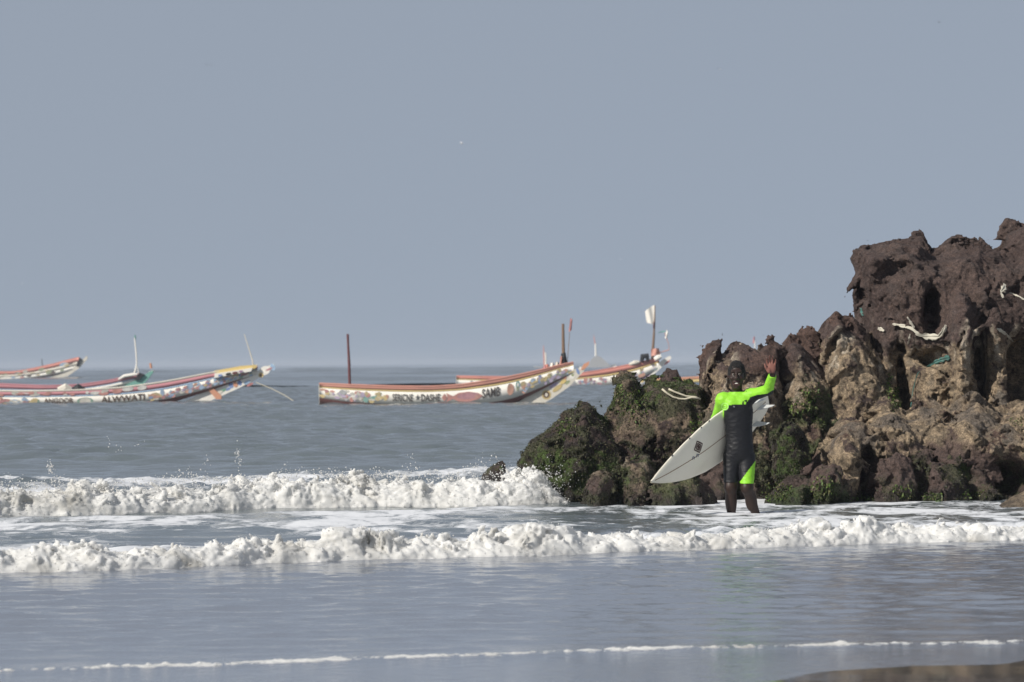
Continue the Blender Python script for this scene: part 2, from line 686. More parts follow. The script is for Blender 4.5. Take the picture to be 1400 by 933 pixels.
tag(sea, 'grey blue sea with drifting foam reaching to the horizon', kind='structure')

# sand under and in front of the water
xs = np.concatenate([np.linspace(-300, -12, 10), np.linspace(-10, 10, 160), np.linspace(12, 300, 10)])
ys = np.concatenate([np.linspace(-60, 12, 12), np.linspace(13, 34, 120), np.linspace(35, 80, 40), np.linspace(90, 400, 6)])
X, Y = np.meshgrid(xs, ys, indexing='xy')
x, y = X.ravel(), Y.ravel()
z = sand_z(x, y) + (0.006 * perlin(np.stack([x * 0.45, y * 0.3, x * 0], -1), 3) + 0.0035 * perlin(np.stack([x * 1.9, y * 1.1, x * 0], -1), 4)) * (np.abs(x) < 11)
me = mesh_np('beach', np.stack([x, y, z], -1), grid_faces(len(ys), len(xs))[:, ::-1])
tag(obj('beach', me, MAT['sand']), 'wet brown sand sloping into the shallow water', kind='structure')


# ------------------------------------------------------------------ rocks
def poly_sdf(px, pz, poly):
    d = np.full(px.shape, 1e9)
    inside = np.zeros(px.shape, bool)
    n = len(poly)
    for i in range(n):
        ax, az = poly[i]
        bx, bz = poly[(i + 1) % n]
        ex, ez = bx - ax, bz - az
        wx, wz = px - ax, pz - az
        t = np.clip((wx * ex + wz * ez) / (ex * ex + ez * ez + 1e-12), 0, 1)
        d = np.minimum(d, np.hypot(wx - t * ex, wz - t * ez))
        c = (az > pz) != (bz > pz)
        xi = ax + (pz - az) / (ez if abs(ez) > 1e-12 else 1e-12) * ex
        inside ^= c & (px < xi)
    return np.where(inside, -d, d)


VOX = 0.017
ROCKS = []

DARK = np.array([0.070, 0.048, 0.042])
RUST = np.array([0.090, 0.056, 0.045])
TAN = np.array([0.31, 0.235, 0.155])
PALE = np.array([0.42, 0.36, 0.28])
GREY = np.array([0.085, 0.075, 0.070])
BLACK = np.array([0.022, 0.021, 0.019])
OLIVE = np.array([0.058, 0.058, 0.032])
GREEN = np.array([0.050, 0.078, 0.018])


def rock_cols(V, Nn, st, seed):
    x, y, z = V.T
    P = V
    n1 = perlin(P * 1.6, seed)
    n2 = perlin(P * 4.5, seed + 1)
    n3 = perlin(P * 12, seed + 2)
    n4 = perlin(P * 28, seed + 3)
    strk = perlin(P * np.array([9, 9, 1.6]), seed + 4)
    base = DARK[None] * (1 + 0.25 * n2[:, None]) + 0
    base = base + (RUST - DARK)[None] * sstep(0.0, 0.5, n1 + 0.4 * n3)[:, None]
    col = base
    zz = z + 0.30 * n1 + 0.14 * n2 + 0.10 * n3

    def mixin(c, w):
        nonlocal col
        w = np.clip(w, 0, 1)[:, None]
        col = col * (1 - w) + np.asarray(c)[None] * w

    if st.get('tan'):
        a, b, amt = st['tan']
        w = sstep(a - 0.12, a + 0.12, zz) * sstep(b + 0.12, b - 0.12, zz)
        w = w * amt * sstep(-0.45, 0.05, n2 + 0.6 * n4 + 0.2)
        mixin(TAN, w)
        mixin(TAN * 0.48 + 0.01, w * sstep(-0.12, 0.28, n3 + 0.5 * n4))
        mixin(GREY, 0.7 * w * sstep(0.05, 0.4, n1 + 0.5 * n2))
        wp = sstep(b - 0.5, b, zz) * sstep(b + 0.35, b, zz) * sstep(0.12, 0.4, strk) * amt
        mixin(PALE, wp * 0.85)
    if st.get('grey'):
        mixin(GREY, st['grey'] * sstep(-0.1, 0.3, n1))
    lo = st.get('low', 0.35)
    mixin(RUST * 0.9 + 0.015, 0.8 * sstep(lo + 0.1, lo - 0.1, zz))
    moss = np.zeros(len(V))
    if st.get('moss'):
        a, b, amt = st['moss']
        moss = sstep(a - 0.1, a + 0.1, zz) * sstep(b + 0.15, b - 0.15, zz) * amt
        moss = moss * sstep(-0.25, 0.25, n1 * 0.7 + n2 * 0.8 + 0.35 * n3 + (amt - 0.6))
        mixin(BLACK, moss * 0.75 * sstep(0.35, -0.2, n3))
        mixin(OLIVE, moss * sstep(-0.15, 0.3, n2 + 0.5 * n3))
        mixin(GREEN, moss * sstep(0.12, 0.45, n1 + 0.5 * n3 + 0.2 * n4 + st.get('bright', 0)))
    mixin(BLACK, 0.6 * sstep(0.16, 0.02, z + 0.05 * n2))
    wet = sstep(0.45, 0.05, z + 0.1 * n2)
    return np.clip(col, 0.008, 1), moss, wet


def rock(label, pix, Y, depth, R, st, seed, amp=1.0, lean=0.10, vert=0.6, cat='rock', name='rock', top_group=None, vox=None, crack=1.0, carve=()):
    vox = vox or VOX
    poly = [(at(a, b, Y)[0], at(a, b, Y)[2]) for a, b in pix]
    px = np.array(poly)
    m = 0.16 * amp + 0.04
    lo = np.array([px[:, 0].min() - m, Y - depth - 0.3 * amp - 0.05 - abs(lean) * 0.6, max(px[:, 1].min(), -0.28)])
    hi = np.array([px[:, 0].max() + m, Y + depth + 0.3 * amp + 0.05 + abs(lean) * 2.5, px[:, 1].max() + m])
    n = np.ceil((hi - lo) / vox).astype(int) + 1
    gx = lo[0] + vox * np.arange(n[0])
    gy = lo[1] + vox * np.arange(n[1])
    gz = lo[2] + vox * np.arange(n[2])
    X2, Z2 = np.meshgrid(gx, gz, indexing='ij')
    sd = poly_sdf(X2, Z2, poly)
    s = np.clip(-sd / R, 0, 1)
    T = depth * np.sqrt(np.clip(1 - (1 - s) ** 2, 0, 1))
    pc = perlin(np.stack([X2.ravel() * 1.1, Z2.ravel() * 1.1, np.full(X2.size, seed * 0.37)], -1), seed + 9).reshape(X2.shape)
    Yc = Y + lean * Z2 + 0.22 * amp * pc
    for (cx, cy, rx, ry, dep) in carve:          # hollows (+) and buttresses (-) of the face
        q = at(cx, cy, Y)
        e = ((X2 - q[0]) / (rx / F * Y)) ** 2 + ((Z2 - q[2]) / (ry / F * Y)) ** 2
        Yc = Yc + dep * np.exp(-e * e)
    dy = np.abs(gy[None, :, None] - Yc[:, None, :]) - T[:, None, :]
    s3 = np.broadcast_to(sd[:, None, :], dy.shape)
    f = np.where(s3 > 0, np.hypot(np.maximum(s3, 0), np.maximum(dy, 0)), np.maximum(s3, dy * 0.8)).astype(np.float32)
    band = (np.abs(f) < 0.30 * amp + 0.05) & (gy[None, :, None] < Yc[:, None, :] + 0.12)
    idx = np.argwhere(band)
    P = (lo + idx * vox).astype(np.float32)
    wv = np.array([1, 1, vert], np.float32)
    W = P + 0.10 * np.stack([perlin(P * 2.1, seed + 20), perlin(P * 2.1 + 9, seed + 21), perlin(P * 2.1 + 5, seed + 22)], -1)
    nn = 0.11 * perlin(W * 1.5 * wv, seed + 1)
    nn += 0.20 * (np.abs(perlin(W * 3.0 * wv, seed + 2)) - 0.24)        # sharp ridges between scooped hollows
    nn += 0.085 * (np.abs(perlin(W * 7.0, seed + 3)) - 0.22)
    nn += 0.060 * (np.abs(perlin(P * 15.0, seed + 4)) - 0.22)
    nn += 0.028 * perlin(P * 30.0, seed + 5)
    nn += 0.16 * np.maximum(perlin(P * 8.5 + 3, seed + 6) - 0.28, 0)
    if crack:
        bl = W @ np.array(((0.86, 0.31, 0.40), (-0.42, 0.88, 0.22), (-0.29, -0.36, 0.89)), np.float32)
        nn += crack * (0.17 * facets(bl * np.array([2.1, 2.1, 1.5]), seed + 5) + 0.075 * facets(bl * np.array([5.2, 5.2, 3.6]), seed + 6) + 0.028 * facets(bl * 12.0, seed + 7))
    f[band] += amp * (nn + 0.02)
    V, Q = vdb_mesh(f, lo, vox)
    Nn = normals(V, Q)
    V = V + Nn * (0.007 * perlin(V * 48, seed + 7) + 0.004 * perlin(V * 90, seed + 8))[:, None]
    me = mesh_np(name, V, Q)
    col, moss, wet = rock_cols(V, Nn, st, seed + 30)
    set_col(me, col)
    set_attr(me, 'wet', wet)
    o = obj(name, me, MAT['rock'])
    tag(o, label, cat, top_group)
    ROCKS.append((o, V, Nn, moss, st))
    return o


mossy = dict(moss=(-0.1, 1.9, 1.0), low=0.1)
rock('dark green algae-covered boulder where the back breaker strikes',
     [(712, 735), (716, 660), (708, 636), (716, 622), (723, 604), (745, 590), (765, 573), (790, 556), (802, 551), (811, 556), (816, 566), (836, 590), (862, 640), (890, 735)],
     43.1, 0.65, 0.45, dict(moss=(-0.1, 1.4, 1.0), low=0.0, bright=-0.12), 101, amp=0.62)
rock('tall mossy rock with bright green crown beside the dark boulder',
     [(770, 735), (796, 620), (826, 566), (841, 540), (846, 517), (857, 510), (868, 514), (876, 528), (893, 524), (910, 521), (932, 523), (960, 527), (988, 600), (992, 735)],
     43.3, 0.75, 0.55, dict(moss=(-0.1, 1.7, 0.9), low=0.1, bright=0.05, tan=(0.5, 1.3, 0.5)), 111, amp=0.7)
rock('small black knob of rock on top of the mossy ridge',
     [(903, 540), (904, 517), (912, 511), (924, 510), (930, 519), (936, 526), (930, 540)],
     43.3, 0.12, 0.10, dict(low=-1, grey=0.2), 115, amp=0.3, vox=0.011)
rock('tan crusted rock pillar with dark jagged top behind the surfer',
     [(930, 735), (940, 610), (955, 545), (957, 492), (963, 482), (984, 472), (990, 484), (998, 470), (1010, 464), (1026, 471), (1038, 480), (1050, 472), (1062, 478), (1066, 498), (1076, 560), (1105, 735)],
     43.2, 0.70, 0.5, dict(tan=(0.35, 1.28, 0.85), low=0.3, moss=(0.0, 0.95, 0.55)), 121, amp=0.72, crack=1.5)
rock('brown leaning rock between the pillar and the pale buttress',
     [(1020, 735), (1036, 560), (1060, 510), (1070, 478), (1081, 466), (1093, 471), (1104, 480), (1115, 496), (1134, 520), (1155, 560), (1180, 735)],
     43.4, 0.65, 0.5, dict(tan=(0.4, 1.2, 0.8), low=0.3, moss=(0.3, 1.15, 0.6), bright=0.25), 131, amp=0.72, crack=1.5)
rock('pale streaked buttress with dark peaked top beside the high cliff',
     [(1070, 735), (1086, 540), (1108, 480), (1117, 456), (1127, 440), (1145, 424), (1153, 432), (1168, 433), (1190, 450), (1225, 520), (1230, 735)],
     43.7, 0.75, 0.6, dict(tan=(0.4, 1.5, 1.0), low=0.35, moss=(0.4, 1.1, 0.45), bright=0.25), 141, amp=0.72, vert=0.45, crack=1.3)
rock('high dark brown cliff with jagged crest and overhanging edge',
     [(1176, 735), (1186, 560), (1172, 440), (1168, 402), (1172, 372), (1165, 352), (1172, 341), (1200, 331), (1226, 325), (1243, 323), (1262, 322), (1271, 334), (1276, 346), (1290, 334), (1305, 322), (1318, 319), (1330, 324), (1341, 321), (1352, 333), (1364, 338), (1375, 334), (1379, 321), (1402, 309), (1440, 300), (1500, 310), (1570, 420), (1620, 735)],
     44.4, 1.25, 0.9, dict(tan=(0.3, 1.48, 0.95), low=0.4, grey=0.25, moss=(0.25, 0.9, 0.3)), 151, amp=0.85, lean=0.14, vert=0.55, carve=((1264, 428, 13, 30, 0.55), (1388, 515, 26, 60, 0.6), (1328, 510, 7, 45, 0.35), (1300, 470, 14, 70, -0.30), (1225, 520, 9, 45, 0.35), (1195, 520, 14, 70, -0.2), (1350, 480, 14, 60, -0.2), (1220, 370, 30, 12, 0.25), (1190, 365, 18, 16, -0.2), (1310, 345, 20, 10, 0.2), (1260, 490, 20, 14, 0.3)))
rock('wide tan barnacle-crusted ledge at the foot of the cliff',
     [(1092, 735), (1100, 650), (1114, 610), (1138, 585), (1160, 560), (1185, 566), (1215, 545), (1244, 562), (1275, 540), (1300, 556), (1335, 532), (1368, 556), (1400, 545), (1480, 580), (1520, 735)],
     42.65, 0.75, 0.6, dict(tan=(0.36, 2.0, 0.95), low=0.42, moss=(0.0, 0.5, 0.5)), 161, amp=0.85, lean=0.35, carve=((1375, 655, 30, 26, 0.5), (1180, 640, 12, 40, 0.3), (1270, 640, 14, 22, 0.3), (1230, 610, 10, 30, -0.15), (1320, 590, 18, 20, -0.2), (1140, 600, 20, 40, -0.2)))
# boulders along the foot
rock('round mossy boulder behind the surfer, above a dark hollow',
     [(1052, 660), (1056, 600), (1066, 580), (1085, 576), (1100, 590), (1106, 615), (1104, 650), (1090, 662)],
     42.2, 0.32, 0.26, dict(moss=(-0.5, 2, 1.0), low=0.0), 171, amp=0.6, crack=1.3)
rock('low dark slab with grassy weed skirt by the surfer',
     [(1030, 712), (1046, 680), (1062, 662), (1078, 648), (1098, 646), (1112, 656), (1118, 712)],
     41.6, 0.36, 0.28, dict(moss=(-0.1, 0.28, 1.0), low=0.6, grey=0.8, bright=0.3), 176, amp=0.7, crack=1.3)
rock('brown boulder with green weed front at the cliff foot',
     [(1100, 714), (1104, 670), (1112, 648), (1126, 636), (1142, 640), (1152, 660), (1158, 714)],
     41.5, 0.34, 0.26, dict(moss=(-0.1, 0.30, 1.0), low=0.7, bright=0.2), 181, amp=0.65, crack=1.3)
rock('tan pointed rock wedge standing between two brown boulders',
     [(1138, 712), (1136, 630), (1142, 600), (1158, 585), (1176, 600), (1180, 640), (1168, 690), (1166, 712)],
     42.0, 0.28, 0.26, dict(tan=(-0.2, 2, 1.0), low=-0.2), 186, amp=0.6, crack=1.3)
rock('purple brown block under the tan ledge',
     [(1182, 714), (1184, 650), (1196, 622), (1222, 616), (1246, 626), (1256, 660), (1260, 714)],
     42.15, 0.38, 0.3, dict(low=0.7, grey=0.4, moss=(-0.1, 0.2, 0.8)), 191, amp=1.0, crack=1.3)
rock('dark weedy boulder in the middle of the cliff foot',
     [(1246, 714), (1252, 655), (1270, 632), (1296, 630), (1316, 650), (1326, 714)],
     42.15, 0.36, 0.3, dict(low=0.6, moss=(-0.1, 0.6, 0.9)), 196, amp=1.0, crack=1.3)
rock('reddish boulder with a sloping face near the right hollow',
     [(1300, 714), (1312, 660), (1330, 636), (1352, 640), (1364, 670), (1376, 714)],
     42.05, 0.36, 0.3, dict(low=1.0, moss=(-0.1, 0.18, 0.9)), 201, amp=1.0, crack=1.3)
rock('olive weedy boulder below the left mossy ridge',
     [(790, 714), (796, 668), (808, 645), (826, 638), (842, 650), (848, 714)],
     41.9, 0.34, 0.26, dict(moss=(-0.2, 1, 0.95), tan=(0.1, 0.5, 0.5), low=0.0, bright=0.05), 206, amp=0.7, crack=1.3)
rock('greenish brown boulder below the surfboard nose',
     [(846, 714), (852, 660), (864, 634), (884, 628), (898, 650), (905, 714)],
     42.0, 0.36, 0.28, dict(moss=(-0.2, 1, 0.7), tan=(0.1, 0.6, 0.5), low=0.05), 211, amp=0.7, crack=1.3)
rock('low brown rubble rock beneath the surfboard',
     [(896, 714), (908, 672), (930, 655), (956, 650), (978, 668), (996, 714)],
     41.8, 0.36, 0.28, dict(moss=(-0.2, 1, 0.6), tan=(0.1, 0.5, 0.4), low=0.25), 216, amp=0.75, crack=1.3)
rock('smooth pale grey boulder washed by foam',
     [(1352, 712), (1362, 694), (1382, 680), (1402, 670), (1430, 664), (1470, 676), (1490, 712)],
     40.6, 0.40, 0.3, dict(low=-1, tan=(-1, 2, 0.9)), 221, amp=0.22, crack=0.2)
rock('small flat brown stone just breaking the water',
     [(1160, 706), (1166, 698), (1176, 695), (1186, 699), (1190, 706)],
     39.6, 0.10, 0.06, dict(low=1.0), 226, amp=0.12, vox=0.009, crack=0)
rock('black wet rock poking out of the foam behind the breaker',
     [(652, 672), (660, 650), (670, 636), (686, 629), (693, 635), (693, 652), (698, 672)],
     47.0, 0.16, 0.10, dict(low=-1, moss=(-1, 2, 1.0), bright=-0.5), 231, amp=0.25, vox=0.012)

# ------------------------------------------------------------------ seaweed on the rocks
def seaweed(name, label, want, ntuft, size, seed, cols):
    r = np.random.RandomState(seed)
    Vs, Ns, Ws = [], [], []
    for o, V, Nn, moss, st in ROCKS:
        k = want(V, Nn, moss, st)
        sel = k > 0.05
        Vs.append(V[sel]); Ns.append(Nn[sel]); Ws.append(k[sel])
    V = np.concatenate(Vs); Nn = np.concatenate(Ns); w = np.concatenate(Ws)
    pick = r.choice(len(V), ntuft, p=w / w.sum())
    P = V[pick] + r.normal(size=(ntuft, 3)) * 0.006
    n = Nn[pick]
    # each blade: a narrow bent strip drooping under its weight
    dirv = n * 0.8 + r.normal(size=(ntuft, 3)) * 0.5 + np.array([0, 0, -0.25])
    dirv /= np.linalg.norm(dirv, axis=1)[:, None]
    side = np.cross(dirv, r.normal(size=(ntuft, 3)))
    side /= np.linalg.norm(side, axis=1)[:, None] + 1e-9
    L = size * (0.4 + 1.0 * r.rand(ntuft))[:, None]
    wd = L * 0.28
    b0, b1 = P - side * wd - n * 0.004, P + side * wd - n * 0.004
    mid = P + dirv * L * 0.6
    m0, m1 = mid - side * wd * 0.8, mid + side * wd * 0.8
    tip = P + dirv * L * 0.9 + np.array([0, 0, -0.45]) * L
    VV = np.stack([b0, b1, m1, m0, tip], 1).reshape(-1, 3)
    base = np.arange(ntuft)[:, None] * 5
    T = np.concatenate([base + np.array([[0, 1, 2]]), base + np.array([[0, 2, 3]]), base + np.array([[3, 2, 4]])])
    me = mesh_np(name, VV, T)
    ci = r.randint(0, len(cols), ntuft)
    c = np.array(cols)[ci] * (0.6 + 0.8 * r.rand(ntuft))[:, None]
    set_col(me, np.repeat(c, 5, 0))
    o = obj(name, me, MAT['weed'])
    return tag(o, label, 'seaweed', kind='stuff')


MAT['weed'] = vcol_mat('seaweed', rough=0.6, spec=0.4, amount=0.1, bstr=0)
seaweed('seaweed', 'short dark green seaweed coating the lower rocks',
        lambda V, Nn, m, st: m * (V[:, 1] < 43.6) * (V[:, 2] > 0.02) * sstep(0.3, -0.3, Nn[:, 1]), 70000, 0.0145, 7,
        [(0.026, 0.026, 0.016), (0.040, 0.042, 0.020), (0.048, 0.058, 0.018), (0.085, 0.072, 0.042)])


def px_of(V):
    d = (V - np.array([0, 0, H])) @ R3
    return 700 + F * d[:, 0] / -d[:, 2], 466.5 - F * d[:, 1] / -d[:, 2]


def green_patch(V, Nn, m, st):
    u, v = px_of(V)
    k = np.zeros(len(V))
    for cx, cy, rx, ry in ((868, 552, 22, 28), (850, 540, 10, 16), (1112, 548, 22, 26), (1118, 570, 12, 18), (1090, 555, 14, 14), (1068, 672, 16, 18), (1050, 672, 12, 16), (1125, 668, 18, 18),
                           (1225, 545, 10, 20), (1215, 525, 6, 18), (775, 585, 18, 14), (1235, 672, 16, 12), (1275, 680, 16, 8), (1330, 676, 20, 8), (1180, 684, 22, 7), (1392, 576, 12, 5), (950, 580, 12, 18)):
        k = np.maximum(k, np.exp(-((u - cx) / rx) ** 2 - ((v - cy) / ry) ** 2))
    return sstep(0.25, 0.9, k) * sstep(0.4, -0.2, Nn[:, 1]) * (V[:, 1] < 43.7) * (V[:, 2] > 0.02)


seaweed('seaweed', 'bright green weed tufts hanging in patches on the rocks', green_patch, 9000, 0.026, 8,
        [(0.058, 0.10, 0.016), (0.08, 0.125, 0.02), (0.05, 0.07, 0.02), (0.13, 0.13, 0.05)])

# ------------------------------------------------------------------ breakers
FROTH = []


def breaker(label, toe, x0, x1, h_fn, width, vox, seed, amp=1.0, front=0.10, back=0.45, fq=1.0):
    ylo = min(toe(np.linspace(x0, x1, 50))) - 0.25
    xs = np.arange(x0, x1, vox)
    tx = toe(xs) + 0.07 * perlin1(xs, seed, 1.2) + 0.04 * perlin1(xs, seed + 1, 5.0)
    hx = h_fn(xs) * (0.94 + 0.34 * perlin1(xs, seed + 2, 0.8) + 0.16 * perlin1(xs, seed + 3, 3.6))
    hm = hx.max()
    ds = np.arange(-0.20, width, vox)
    zs = np.arange(-0.05, hm * 1.5 + 0.12, vox)
    D = ds[None, :, None]
    Hh = hx[:, None, None]
    Z = zs[None, None, :]
    prof = Hh * (1 - np.exp(-np.maximum(D, 0) / front)) * (back + (1 - back) * np.exp(-(np.maximum(D - 0.25, 0) / (0.30 * width)) ** 2)) * sstep(width, width * 0.75, D)
    f = np.where(D < 0, np.hypot(D, np.maximum(Z, 0)) , (Z - prof) * 0.75).astype(np.float32)
    band = np.abs(f) < 0.22 * amp
    idx = np.argwhere(band)
    # real-world coordinates (the toe line bends)
    P = np.stack([xs[idx[:, 0]], tx[idx[:, 0]] + ds[idx[:, 1]], zs[idx[:, 2]]], -1).astype(np.float32)
    W = P + 0.05 * np.stack([perlin(P * 4, seed + 5), perlin(P * 4 + 7, seed + 6), perlin(P * 4 + 3, seed + 7)], -1)
    up = np.clip(P[:, 2] / max(hm, 0.05), 0.15, 1.3)
    n = 0.25 * (np.abs(perlin(W * 3.2 * fq, seed + 8)) - 0.16)
    n += 0.17 * (np.abs(perlin(W * 7.0 * fq, seed + 9)) - 0.18)
    n += 0.095 * (np.abs(perlin(W * 15.0 * fq, seed + 10)) - 0.18)
    n += 0.046 * perlin(P * 34.0 * fq, seed + 11)
    f[band] -= (n * amp * (0.30 + 0.70 * up)).astype(np.float32)
    V, Q = vdb_mesh(f, (0, 0, 0), 1.0)
    xi = V[:, 0]
    Vw = np.stack([x0 + xi * vox, np.interp(xi, np.arange(len(xs)), tx) + ds[0] + V[:, 1] * vox, zs[0] + V[:, 2] * vox], -1)
    me = mesh_np('breaking_wave', Vw, Q)
    d = ds[0] + V[:, 1] * vox
    tb = np.clip(0.45 + 1.1 * perlin(Vw * np.array([1.2, 1.2, 2.5]), seed + 12) + 0.5 * sstep(0.2, 0.7, d), 0, 1)
    set_attr(me, 'turbid', tb)
    o = obj('breaking_wave', me, MAT['foam'])
    tag(o, label, 'wave')
    FROTH.append((Vw, normals(Vw, Q), vox))
    return o


xe = at(778, 690, T1[-2][1])[0]
breaker('tall white breaker rolling in behind, ending against the mossy boulder', toe1, -8.0, xe,
        lambda x: (0.265 + 0.05 * np.exp(-((x - xe + 0.28) / 0.22) ** 2)) * sstep(xe + 0.02, xe - 0.30, x), 1.7, 0.0145, 301, amp=0.56, front=0.16)
breaker('low white roll of foam in front of the surfer, thinning toward the cliff', toe2, -7.5, 6.0,
        lambda x: np.interp(x, [-4, -1.5, 0.5, 2.5, 4.5], [0.165, 0.15, 0.125, 0.10, 0.075]), 1.0, 0.0125, 321, amp=0.40, front=0.11, back=0.35)
breaker('thin broken foam line of spent swash along the wet sand', toe3, -5.5, 5.5,
        lambda x: np.clip(0.0048 + 0.006 * perlin1(x, 5, 0.9) + 0.006 * perlin1(x, 6, 3.1), 0.0005, 0.010), 0.20, 0.005, 341, amp=0.075, front=0.05, back=0.3, fq=3.0)

# ------------------------------------------------------------------ spray
def spray(label, pts, sizes, seed):
    r = np.random.RandomState(seed)
    n = len(pts)
    o8 = np.array([[1, 0, 0], [-1, 0, 0], [0, 1, 0], [0, -1, 0], [0, 0, 1], [0, 0, -1]], float)
    f8 = np.array([[0, 2, 4], [2, 1, 4], [1, 3, 4], [3, 0, 4], [2, 0, 5], [1, 2, 5], [3, 1, 5], [0, 3, 5]])
    V = (pts[:, None, :] + o8[None] * sizes[:, None, None] * (0.6 + 0.8 * r.rand(n, 6, 1))).reshape(-1, 3)
    T = (np.arange(n)[:, None, None] * 6 + f8[None]).reshape(-1, 3)
    me = mesh_np('spray', V, T)
    set_attr(me, 'turbid', np.zeros(len(V)))
    tag(obj('spray', me, MAT['foam']), label, 'spray', kind='stuff')


r = np.random.RandomState(9)
n = 2600
x = -5.4 + (xe + 5.4) * r.rand(n)
clump = np.clip(0.5 + 1.2 * perlin1(x, 71, 2.5), 0, 1.3)
z = 0.22 + 0.10 * r.rand(n) + 0.16 * clump * r.rand(n) ** 2.5
y = toe1(x) + 0.15 + 0.5 * r.rand(n)
p1 = np.stack([x, y, z], -1)
s1 = 0.003 + 0.007 * r.rand(n) ** 2
# the breaker's end bursting on the boulder
g = at(745, 662, 41.8)
k = 420
q = r.normal(size=(k, 3)) * np.array([0.13, 0.12, 0.10]) + g
q[:, 2] = np.abs(q[:, 2])
p1 = np.concatenate([p1, q]); s1 = np.concatenate([s1, 0.002 + 0.005 * r.rand(k) ** 2])
# a few thrown drops
for (px_, py_, m_) in ((325, 622, 26), (326, 630, 18), (70, 640, 60), (283, 628, 10), (160, 612, 6), (148, 606, 5), (190, 612, 4), (565, 626, 5)):
    g = at(px_, py_, 40.5)
    q = r.normal(size=(m_, 3)) * np.array([0.018, 0.03, 0.035]) + g
    p1 = np.concatenate([p1, q]); s1 = np.concatenate([s1, 0.003 + 0.005 * r.rand(m_)])
spray('white drops of spray thrown up along the back breaker', p1, s1, 10)
for k, (lab, nfr, rmax, lift) in enumerate((('fine white froth bubbling over the back breaker', 16000, 0.0055, 0.030), ('fine white froth bubbling over the front roll of foam', 14000, 0.0045, 0.022))):
    Vw, Nw, vx = FROTH[k]
    up_ = (Nw[:, 1] < 0.5) & (Vw[:, 2] > 0.015)
    ii = r.choice(np.nonzero(up_)[0], nfr)
    cl = np.clip(0.5 + 1.1 * perlin(Vw[ii] * 5, 88 + k), 0, 1.4)
    pp = Vw[ii] + Nw[ii] * (lift * r.rand(nfr) ** 2 * cl)[:, None] + r.normal(size=(nfr, 3)) * 0.004
    spray(lab, pp, 0.002 + rmax * r.rand(nfr) ** 2.2, 20 + k)

# ------------------------------------------------------------------ boats
PAL = dict(red=(0.42, 0.06, 0.045), brick=(0.30, 0.095, 0.075), pink=(0.50, 0.14, 0.14), rose=(0.48, 0.10, 0.13), orange=(0.62, 0.20, 0.05), yellow=(0.66, 0.45, 0.06),
           gold=(0.50, 0.34, 0.05), white=(0.72, 0.70, 0.66), cream=(0.66, 0.60, 0.48), blue=(0.07, 0.17, 0.45), sky=(0.25, 0.42, 0.62), green=(0.05, 0.26, 0.13),
           teal=(0.03, 0.30, 0.22), maroon=(0.13, 0.035, 0.035), black=(0.02, 0.02, 0.022), lilac=(0.40, 0.28, 0.45), purple=(0.22, 0.07, 0.20), brown=(0.10, 0.055, 0.035),
           grey=(0.30, 0.30, 0.30), olive=(0.20, 0.24, 0.05), hull=(0.22, 0.095, 0.085), wood=(0.20, 0.12, 0.07))
PAL = {k: tuple(q * 0.78 + 0.70 * 0.22 for q in v) if k not in ('black', 'brown', 'maroon', 'hull', 'wood', 'white') else v for k, v in PAL.items()}  # most colours lifted toward pale: haze and overexposure mixed into the paint
PAL['white'] = (0.84, 0.80, 0.72)
PAL['pink'] = (0.62, 0.25, 0.20)
PAL['ink'] = (0.085, 0.075, 0.07)
PAL['brick'] = (0.55, 0.26, 0.20)
_pm = {}


def pm(c, wear=0.3):
    k = (c, wear)
    if k not in _pm:
        _pm[k] = paint('boat_paint_' + c, PAL[c], 0.55, wear, 2.5, tuple(0.5 * q + 0.06 for q in PAL[c]))
    return _pm[k]


MAT['decor'] = vcol_mat('boat_decoration', rough=0.55, amount=0.2, scale=6, bstr=0)
MAT['rope'] = paint('rope', (0.55, 0.50, 0.38), 0.9, 0.3, 20, bmp=0.3)


def text_polys(txt):
    cu = bpy.data.curves.new('t', 'FONT')
    cu.body = txt
    cu.align_x = 'CENTER'
    cu.align_y = 'CENTER'
    cu.resolution_u = 3
    cu.offset = 0.018
    o = bpy.data.objects.new('t', cu)
    C.objects.link(o)
    dg = bpy.context.evaluated_depsgraph_get()
    me = o.evaluated_get(dg).to_mesh()
    vs = [tuple(v.co) for v in me.vertices]
    fs = [tuple(p.vertices) for p in me.polygons]
    o.evaluated_get(dg).to_mesh_clear()
    bpy.data.objects.remove(o)
    bpy.data.curves.remove(cu)
    return np.array(vs), fs


